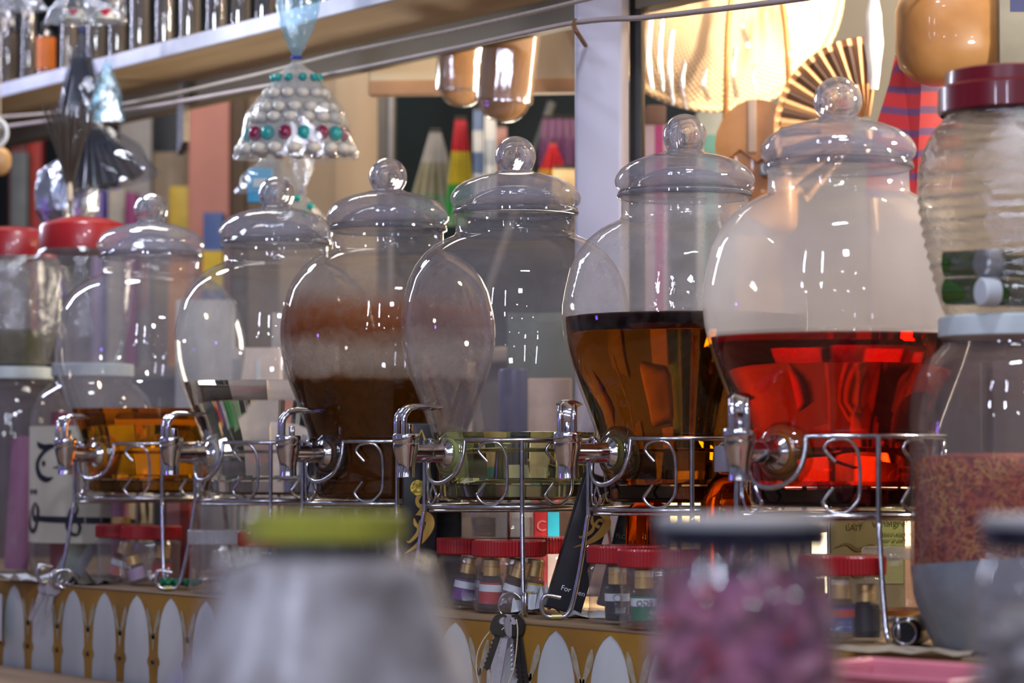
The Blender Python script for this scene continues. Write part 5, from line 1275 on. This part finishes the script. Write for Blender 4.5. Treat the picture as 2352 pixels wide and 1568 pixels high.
# red bag with purple stripes
rb = thing('hanging_striped_bag', 'red woven bag with purple stripes beside the dark red lidded jar', 'bag', at(2085, 400, 3.45), CAMYAW)
def stripes(name, ca, cb_, freq, slope):
    m, nt, out = nmat(name)
    b = N(nt, 'ShaderNodeBsdfPrincipled'); b.inputs['Roughness'].default_value = .7
    tc = N(nt, 'ShaderNodeTexCoord'); sp = N(nt, 'ShaderNodeSeparateXYZ'); nt.links.new(tc.outputs['Object'], sp.inputs[0])
    ma = N(nt, 'ShaderNodeMath', operation='MULTIPLY_ADD'); ma.inputs[1].default_value = slope; nt.links.new(sp.outputs['X'], ma.inputs[0]); nt.links.new(sp.outputs['Z'], ma.inputs[2])
    mu = N(nt, 'ShaderNodeMath', operation='MULTIPLY'); mu.inputs[1].default_value = freq; nt.links.new(ma.outputs[0], mu.inputs[0])
    fr = N(nt, 'ShaderNodeMath', operation='FRACT'); nt.links.new(mu.outputs[0], fr.inputs[0])
    nt.links.new(ramp(nt, fr.outputs[0], [(.0, ca), (.60, ca), (.66, cb_), (.94, cb_), (1, ca)]), b.inputs['Base Color'])
    wv = N(nt, 'ShaderNodeTexNoise'); wv.inputs['Scale'].default_value = 300; nt.links.new(tc.outputs['Object'], wv.inputs['Vector'])
    bp = N(nt, 'ShaderNodeBump'); bp.inputs['Strength'].default_value = .3; nt.links.new(wv.outputs['Fac'], bp.inputs['Height']); nt.links.new(bp.outputs['Normal'], b.inputs['Normal'])
    nt.links.new(b.outputs[0], out.inputs[0])
    return m
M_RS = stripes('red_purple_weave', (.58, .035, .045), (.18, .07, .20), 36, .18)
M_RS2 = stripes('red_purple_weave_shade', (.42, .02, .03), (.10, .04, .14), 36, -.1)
wR = S(100, 3.45)
MB().add([(-wR, 0, -.03), (.006, -.034, -.03), (.016, -.030, .165), (-wR * .15, 0, .165), (-wR * .85, .0, .04)], [(0, 1, 2, 3, 4)]).build('front_gusset', M_RS, rb, 0)
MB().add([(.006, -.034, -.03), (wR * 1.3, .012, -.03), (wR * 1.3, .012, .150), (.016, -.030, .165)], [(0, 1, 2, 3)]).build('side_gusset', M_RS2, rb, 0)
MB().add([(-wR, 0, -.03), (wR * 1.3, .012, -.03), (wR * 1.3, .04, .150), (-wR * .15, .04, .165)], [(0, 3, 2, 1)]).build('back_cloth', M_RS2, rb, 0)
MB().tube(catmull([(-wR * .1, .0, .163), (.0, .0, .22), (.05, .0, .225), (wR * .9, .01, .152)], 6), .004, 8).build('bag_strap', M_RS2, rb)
MB().tube([(.03, 0, .224), (.03, 0, .42)], .0012, 6).build('hanging_string', M_CORD, rb)
# tan leather pouffe
pf = thing('leather_pouffe', 'tan leather pouffe hanging in the glare at the upper right corner', 'pouffe', at(2192, 190, 3.30), CAMYAW)
wp2 = S(128, 3.30)
MB().box(0, .02, .068, wp2 * 2, .12, .136, .045).build('leather_body', pmat('tan_leather', (.50, .27, .10), .40, col2=(.38, .18, .055), scale=12, bump=.15, coat=.3), pf, 60)
MB().tube(catmull([(-wp2 * .9, -.042, .1), (-wp2 * .3, -.044, .118), (wp2 * .5, -.044, .112), (wp2 * .95, -.04, .125)], 6), .0025, 6).build('seam_piping', pmat('leather_pipe', (.36, .18, .07), .5), pf)
MB().tube([(.07, -.03, .132), (.075, -.03, .2)], .004, 8).build('hanging_loop', M_CORD, pf)
carton('hanging_board', 'grey olive board with navy corner at the upper right picture edge', 2338, -60, 0, 72, 3.25, pmat('grey_olive', (.26, .25, .20), .7), 0, .02, CAMH + hh(260, 3.25), bands=[(.35, 1, .72, 1, mk('navy_cloth', (.03, .04, .14)))], cat='board')
# tan leather bag
lb_ = thing('hanging_leather_bag', 'tan leather shoulder bag with curved flap left of the palm fan', 'bag', at(1742, 540, 3.80), CAMYAW + R(-8))
M_LB = pmat('saddle_leather', (.55, .27, .085), .40, col2=(.42, .18, .05), scale=14, bump=.12, coat=.3)
wl_ = S(96, 3.80)
MB().box(0, 0, .080, wl_ * 1.9, .055, .16, .02).build('bag_body', M_LB, lb_, 60)
arch = [(wl_ * math.cos(a), .122 + .066 * math.sin(a)) for a in [PI * k / 20 for k in range(21)]]
MB().poly(arch + [(-wl_ * .9, .095), (-wl_ * .4, .118), (0, .100), (wl_ * .5, .118), (wl_ * .9, .10)], .06, Matrix.Translation((0, -.036, 0))).build('curved_flap', M_LB, lb_, 40)
MB().box(-.006, -.040, .150, .012, .004, .075, .0015).build('flap_strap', pmat('pale_strap', (.55, .42, .33), .5), lb_)
MB().box(.02, -.041, .088, .03, .008, .018, .002).build('buckle', pmat('grey_buckle', (.30, .32, .33), .3, .8), lb_)
MB().tube(catmull([(-wl_ * .8, 0, .15), (-wl_ * .6, .02, .35), (wl_ * .5, .02, .35), (wl_ * .8, 0, .15)], 8), .004, 8).build('shoulder_strap', M_LB, lb_)
MB().tube([(0, .02, .352), (0, .02, .60)], .0012, 6).build('hanging_string', M_CORD, lb_)
# small cartons between posts and basket
def rcart(lb, x0, y0, x1, Z, c, bands=()): return back('shop_carton', lb, x0, y0, x1, 0, Z, c, bands, group='cartons behind the straw basket')
rcart('dark brown jar shaped carton beside the black post', 1484, 246, 1530, 4.25, (.07, .035, .03))
rcart('lilac carton with magenta stripe beside the black post', 1476, 292, 1540, 4.2, (.20, .15, .20), [(.45, .75, 0, 1, mk('magenta_stripe', (.17, .01, .09)))])
rcart('teal and white patterned carton left of the leather bag', 1600, 262, 1690, 4.15, (.18, .20, .20), [(.2, .5, .1, .9, mk('teal_patch', (.05, .16, .15))), (.55, .8, .3, .7, mk('teal_patch2', (.08, .22, .2)))])
rcart('large tan carton below the straw basket behind the dark lids', 1690, 470, 1800, 4.1, (.55, .30, .12))
rcart('dull brown carton behind the frosted dome', 2000, 400, 2190, 3.95, (.14, .09, .075), [(.6, 1, 0, 1, mk('beige_side', (.10, .065, .05)))])
# white plastic sleeve glaring left of the red bag
ws = thing('hanging_sleeve', 'glaring white plastic sleeve hanging between palm fan and red bag', 'plastic sleeve', at(2008, 205, 3.55), CAMYAW)
MB().lathe([(.005, 0), (.007, .02), (.012, .06), (.010, .10), (.005, .125), (.004, .15)], 24, Matrix.Scale(.5, 4, (0, 1, 0)), lambda a, t, z: 1 + .15 * math.sin(4 * a + 60 * z)).build('sleeve_film', pmat('white_plastic', (.85, .82, .78), .25, coat=.6), ws, 40)
MB().lathe([(.004, .148), (.006, .155), (0, .157)], 16).build('sleeve_knot', M_PAPER, ws)

# ------------------------------------------------------------------ light
wd = bpy.data.worlds.new('night_market'); sc.world = wd; wd.use_nodes = True
nt = wd.node_tree; nt.nodes.clear()
o = nt.nodes.new('ShaderNodeOutputWorld'); bgN = nt.nodes.new('ShaderNodeBackground')
tc = nt.nodes.new('ShaderNodeTexCoord'); nz = nt.nodes.new('ShaderNodeTexNoise'); nz.inputs['Scale'].default_value = 5; nz.inputs['Detail'].default_value = 4
nt.links.new(tc.outputs['Generated'], nz.inputs['Vector'])
nt.links.new(ramp(nt, nz.outputs['Fac'], [(.38, (.10, .10, .15)), (.62, (.46, .45, .62))]), bgN.inputs['Color'])
bgN.inputs['Strength'].default_value = .50
nt.links.new(bgN.outputs[0], o.inputs[0])

def lamp(kind, name, loc, energy, color, size=.05, size_y=None, target=None, spread=None):
    l = bpy.data.lights.new(name, kind); l.energy = energy; l.color = color
    if kind == 'AREA':
        l.size = size
        if size_y: l.shape = 'RECTANGLE'; l.size_y = size_y
        if spread: l.spread = spread
    else: l.shadow_soft_size = size
    ob = bpy.data.objects.new(name, l); col.objects.link(ob); ob.location = loc
    if target is not None:
        ob.rotation_euler = (Vector(target) - Vector(loc)).to_track_quat('-Z', 'Y').to_euler()
    return ob
mid = W(0, 3.0, .05)
COOL, WARM = (.72, .76, 1.0), (1.0, .76, .50)
lamp('AREA', 'street_tube_lamp', W(-1.3, 4.45, .85), 9, COOL, .03, .7, mid)
lamp('AREA', 'street_panel_lamp', W(.3, -.2, 1.9), 30, (.80, .83, 1.0), .22, .22, mid)
lamp('AREA', 'stall_tube_lamp', W(.25, 1.9, 1.35), 9, (.84, .86, 1.0), .22, .04, W(.1, 2.9, -.1))
for x_, z_ in ((-.95, .9), (-.45, .6)):
    lamp('AREA', 'front_tube_lamp', W(x_, z_, .52), 2.5, COOL, .03, .16, W(-.1, 3.0, .3))
    lamp('AREA', 'front_tube_lamp', W(x_, z_, 1.20), 7, COOL, .035, .60, W(-.3, 4.0, .8))
for k, (x_, z_, h_, e) in enumerate([(-1.2, .3, .35, 2.5), (-.2, -.3, .42, 2.5), (.35, -.2, .38, 2.5), (.9, .1, .45, 2.5), (1.5, .6, .40, 2.5), (.1, -.6, 1.3, 3.0), (.7, -.5, 1.2, 3.0)]):
    lamp('POINT', 'street_bulb', W(x_, z_, h_), e, (.88, .90, 1.0), .03)
lamp('POINT', 'violet_bulb', W(-1.5, 2.9, .12), 1.5, (.25, .12, 1.0), .03)
lamp('POINT', 'shop_point_light', W(.98, 3.60, .92), 20, WARM, .05)
lamp('POINT', 'shop_point_light', W(.50, 3.60, 1.02), 9, WARM, .05)
lamp('POINT', 'shop_point_light', W(.66, 2.90, .95), 8, WARM, .05)  # added unseen light that brightens the leather pouffe from the front
lamp('POINT', 'shop_point_light', W(.82, 2.52, .40), 20, (1., .90, .80), .04)  # added unseen light beside the frosted dispenser, so its dome glows
lamp('AREA', 'panel_fill_light', W(.50, 2.92, .36), 6, (1., .88, .72), .10, .10, W(.37, 3.09, .03), spread=R(50))  # added unseen light on the bright panels behind the syrup dispensers
lamp('POINT', 'shop_point_light', W(.25, 4.0, .98), 8, (1., .80, .58), .05)
lamp('AREA', 'fold_glint_light', W(1.0, 3.3, .62), 6, (1., .84, .64), .018, .60, at(1650, 100, 3.9), spread=R(60))  # added unseen strip light that puts glints on the basket's plastic folds
lamp('AREA', 'shelf_fill_light', W(.05, 4.5, .28), 3.5, (1., .85, .65), .25, .25, W(-.40, 4.15, .62))  # added unseen fill that brightens the underside of the upper shelf
lamp('AREA', 'shop_fill_light', W(-.55, 4.35, 1.35), 13, (1., .92, .84), .5, .5, W(-.5, 5.0, .2))  # added unseen fill that lifts the back of the shop
lamp('POINT', 'foil_glint_light', W(-.60, 3.75, .60), 4.0, (.85, .93, 1.0), .04)  # added unseen light that makes the foil bag sparkle

# printed words become plain meshes
bpy.context.view_layer.update()
dg = bpy.context.evaluated_depsgraph_get()
for ob in [o_ for o_ in col.objects if o_.type == 'FONT']:
    me = bpy.data.meshes.new_from_object(ob.evaluated_get(dg))
    nm = ob.name; ob.name = 'tmp'
    mo = bpy.data.objects.new(nm, me); col.objects.link(mo)
    mo.parent = ob.parent; mo.location = ob.location; mo.rotation_euler = ob.rotation_euler; mo.scale = ob.scale
    bpy.data.objects.remove(ob)

# ------------------------------------------------------------------ camera
cam = bpy.data.cameras.new('camera'); co = bpy.data.objects.new('camera', cam); col.objects.link(co)
cam.sensor_width = 36; cam.lens = F / 2352 * 36
co.location = (0, 0, CAMH)
fw = Vector((-UZ * math.cos(TH), UX * math.cos(TH), math.sin(TH)))
co.rotation_euler = fw.to_track_quat('-Z', 'Y').to_euler()
cam.dof.use_dof = True; cam.dof.focus_distance = 2.95; cam.dof.aperture_fstop = 5.7
cam.clip_start = .05
sc.camera = co
sc.view_settings.view_transform = 'Standard'
sc.view_settings.look = 'None'
sc.view_settings.exposure = 0.0
cy = sc.cycles
cy.use_denoising = True
cy.max_bounces = 12; cy.transmission_bounces = 9; cy.transparent_max_bounces = 32; cy.glossy_bounces = 4; cy.diffuse_bounces = 2
cy.caustics_reflective = False; cy.caustics_refractive = False
cy.sample_clamp_indirect = 5
cy.use_adaptive_sampling = True; cy.adaptive_threshold = .02
